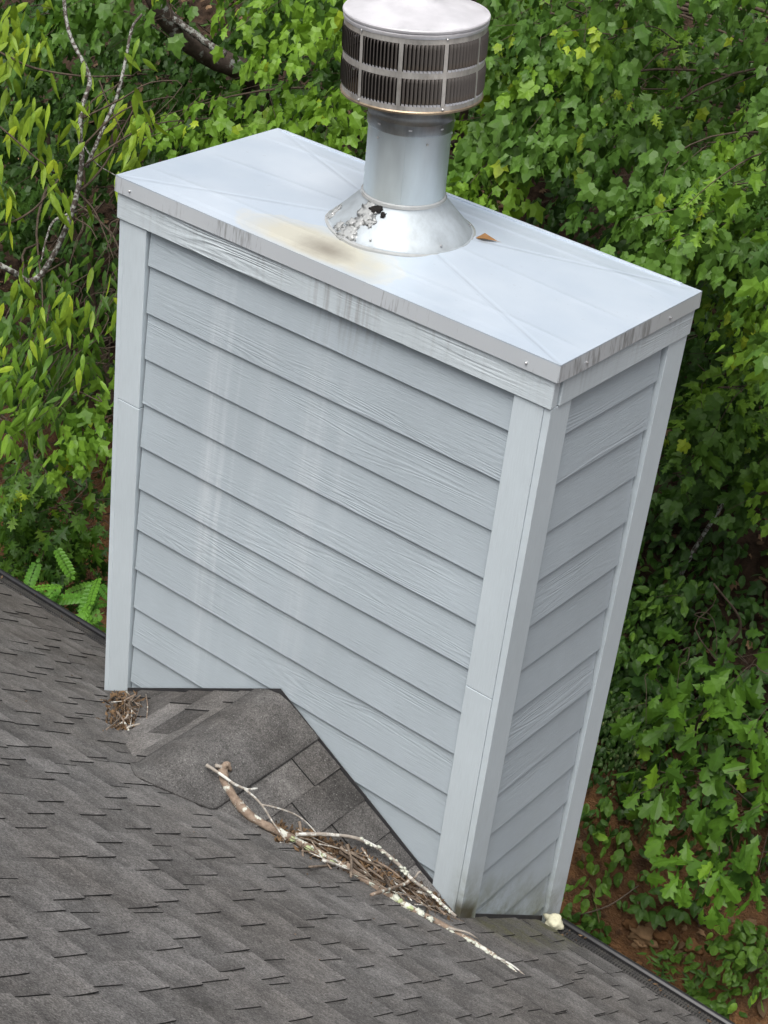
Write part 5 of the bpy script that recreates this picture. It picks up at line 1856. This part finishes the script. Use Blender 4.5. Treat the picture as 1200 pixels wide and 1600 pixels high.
by_plant = {}
for i, lf in enumerate(LEAVES): by_plant.setdefault(lf[0], []).append(i)
n_leaf_objects = 0
MAXLEAF = 240
for pi, P in enumerate(PLANTS):
    tk = P['trunk']
    root_loc = tk[0]
    root = empty(P['name'], root_loc, P['label'], P['cat'], P['group'])
    loc_inv = Matrix.Translation(-root_loc)
    tp = spline(tk, 4 * len(tk))
    n = len(tp)
    v, f = tube_verts([p - root_loc for p in tp], [P['r0'] + (P['r1'] - P['r0']) * i / (n - 1) for i in range(n)], 8, 0.10)
    link('stem' if P['r0'] < 0.02 else 'trunk', mesh_from('trunk', v, f, True), P['bark'], root)
    for q, ra, rb, mt in P.get('extra', ()):
        sp_ = spline(q, 5 * len(q))
        v, f = tube_verts([p - root_loc for p in sp_], [ra + (rb - ra) * i / (len(sp_) - 1) for i in range(len(sp_))], 6, 0.12)
        link('branch', mesh_from('branch', v, f, True), mt, root)
    # branches: from the stem out to each spray
    thin = P['r0'] < 0.02
    tv, tf = [], []
    for (s0, s1, sd, L) in P['branches']:
        best = min(tp, key=lambda p: abs((p - s0).length - 0.0) + max(0, p.z - s0.z + 0.15) * 3)
        d = s0 - best
        if d.length < 0.05: continue
        if rl.random() > 0.10 and not thin:
            if rl.random() < 0.35: continue
            best = s0 - (s0 - s1) * -0.9 * rl.uniform(0.4, 1.0) - Vector((0, 0, 0.12 * rl.random()))
            d = s0 - best
        elif thin and rl.random() < 0.85: continue
        mid1 = best + d * 0.4 + Vector((g(.05), g(.05), 0.10 * d.length))
        mid2 = best + d * 0.75 + Vector((g(.04), g(.04), 0.10 * d.length))
        pts_ = spline([best, mid1, mid2, s0, s1], 13)
        r0 = min(P['r0'] * 0.35, 0.003 + 0.004 * d.length)
        tube_verts([p - root_loc for p in pts_], [r0 + (0.0012 - r0) * i / 12 for i in range(13)], 5, 0.08, tv, tf)
    if tv: tag(link('twigs', mesh_from('twigs', tv, tf, True), M_stem, root), kind='stuff')
    idx = by_plant.get(pi, [])
    shown = sorted([i for i in idx if cnt[i] >= 9], key=lambda i: -cnt[i])[:MAXLEAF]
    sset = set(shown)
    for i in shown:
        _, kind, var, mat, M, size, tone = LEAVES[i]
        o = link('leaf', leaf_mesh(kind, var, mat), None, root, loc_inv @ M)
        o.color = (tone, tone, tone, 1)
        n_leaf_objects += 1
    # the rest, joined, per leaf kind and colour
    groups = {}
    for i in idx:
        if i not in sset: groups.setdefault(LEAVES[i][3], []).append(i)
    V, Fc, Tn, Mi, mats = [], [], [], [], []
    nv = 0
    for mat, ids in groups.items():
        mats.append(LEAF_MATS[mat][1])
        for i in ids:
            _, kind, var, _, M, size, tone = LEAVES[i]
            sv, sf = SHAPES[kind][var]
            A = np.array(loc_inv @ M)
            V.append(sv @ A[:3, :3].T + A[:3, 3])
            Fc += [tuple(k + nv for k in t) for t in sf]
            Tn += [tone] * len(sv)
            Mi += [len(mats) - 1] * len(sf)
            nv += len(sv)
    if V:
        me = mesh_from('foliage', np.concatenate(V).tolist(), Fc)
        for m_ in mats: me.materials.append(m_)
        me.polygons.foreach_set('material_index', Mi)
        tone_attr(me, Tn)
        tag(link('foliage', me, None, root), kind='stuff')
print('leaves', len(LEAVES), 'as objects', n_leaf_objects)

# ---- ground cover and dead leaves on the bank
V, Fc, Tn = [], [], []
nv = 0
for i in range(5200):
    y = 2.9 + 6.5 * rl.random() ** 1.3
    x = rl.uniform(-6.5, 3.6)
    z0 = terrain_z(x, y)
    kd = rl.choice(('oval', 'oval', 'maple', 'lance'))
    sv, sf = SHAPES[kd][rl.randrange(3)]
    p = Vector((x, y, z0 + 0.03 + abs(g(0.16))))
    X_, Y_, Z_ = frame(Vector((g(), g() - 0.4, -0.2 + g(.3))), Vector((g(.3), g(.3) - 0.3, 1)))
    A = np.array([X_, Y_, Z_]) * rl.uniform(0.05, 0.11)
    V.append(sv @ A + np.array(p))
    Fc += [tuple(k + nv for k in t) for t in sf]
    Tn += [rl.uniform(0, 0.7)] * len(sv)
    nv += len(sv)
me = mesh_from('undergrowth', np.concatenate(V).tolist(), Fc)
me.materials.append(LEAF_MATS['maple_shaded'][1])
tone_attr(me, Tn)
tag(link('undergrowth', me), 'low leafy undergrowth covering the shaded bank under the trees', 'undergrowth', None, 'stuff')
V, Fc, Tn = [], [], []
nv = 0
for i in range(5200):
    y = (1.6 + 1.5 * rl.random()) if i < 420 else (2.8 + 5 * rl.random() ** 1.4)
    x = rl.uniform(-0.5, 3.6) if i < 420 else rl.uniform(-6, 3.6)
    z0 = terrain_z(x, y)
    sv, sf = SHAPES[rl.choice(('oval', 'maple', 'pinoak'))][rl.randrange(3)]
    X_, Y_, Z_ = frame(Vector((g(), g(), g(.3))), Vector((g(.4), g(.4) - 0.5, 1)))
    A = np.array([X_, Y_, Z_]) * rl.uniform(0.04, 0.09)
    V.append(sv @ A + np.array((x, y, z0 + 0.012)))
    Fc += [tuple(k + nv for k in t) for t in sf]
    Tn += [rl.random() ** 1.5] * len(sv)
    nv += len(sv)
me = mesh_from('dead_leaves', np.concatenate(V).tolist(), Fc)
me.materials.append(M_litter)
tone_attr(me, Tn)
tag(link('dead_leaves', me), 'brown dead leaves strewn over the bank', 'leaf litter', None, 'stuff')

# bare sticks leaning in the shade, roots on the clay, clods
rod('bare_stick', [at(1064, 898, 9.5), at(1090, 850, 9.45), at(1122, 800, 9.4), at(1155, 750, 9.35)], 0.014, 0.010, M_stem_pale, 'pale bare stick leaning diagonally in the dark gap beside the siding', 'stick', None, 7, 16, 0.12)
for px0, py0, px1, py1, lab in ((905, 1490 - 60, 1000, 1385, 'thin exposed root curling down the clay near the vine'), (1000, 1450, 998, 1405, 'short pale root sticking out of the clay face')):
    a, b = on_ground(px0, py0), on_ground(px1, py1)
    rod('exposed_root', [a + Vector((0, -0.02, 0.01)), a.lerp(b, 0.5) + Vector((0.03, -0.06, 0.03)), b + Vector((0, -0.02, 0.02))], 0.005, 0.003, M_twig, lab, 'root', None, 5, 9, 0.15)
M_clod = plain('pale_clay', (0.30, 0.19, 0.105), 0.95, 0, 0.1)
M_clod2 = plain('red_clay', (0.20, 0.105, 0.05), 0.95, 0, 0.1)
for i, (px, py, r, mt) in enumerate(((1005, 1455, .07, M_clod), (1022, 1448, .05, M_clod), (1000, 1468, .04, M_clod), (1035, 1460, .045, M_clod2), (990, 1440, .05, M_clod2), (1085, 1475, .05, M_clod2), (1060, 1440, .03, M_clod), (1075, 1450, .03, M_clod), (1100, 1455, .03, M_clod), (965, 1500, .05, M_clod2), (990, 1510, .06, M_clod2), (940, 1545, .05, M_clod2))):
    p = on_ground(px, py)
    o = blob('clay_clod', p + Vector((0, 0, -r * 0.2)), r, mt, None, (1.2, 0.9, 0.7), 2.0, 0.8, 3)
    tag(o, ('pale crumbling lump' if mt is M_clod else 'reddish lump') + ' of clay breaking from the bank face', 'clay clod', 'clay clods on the bank')
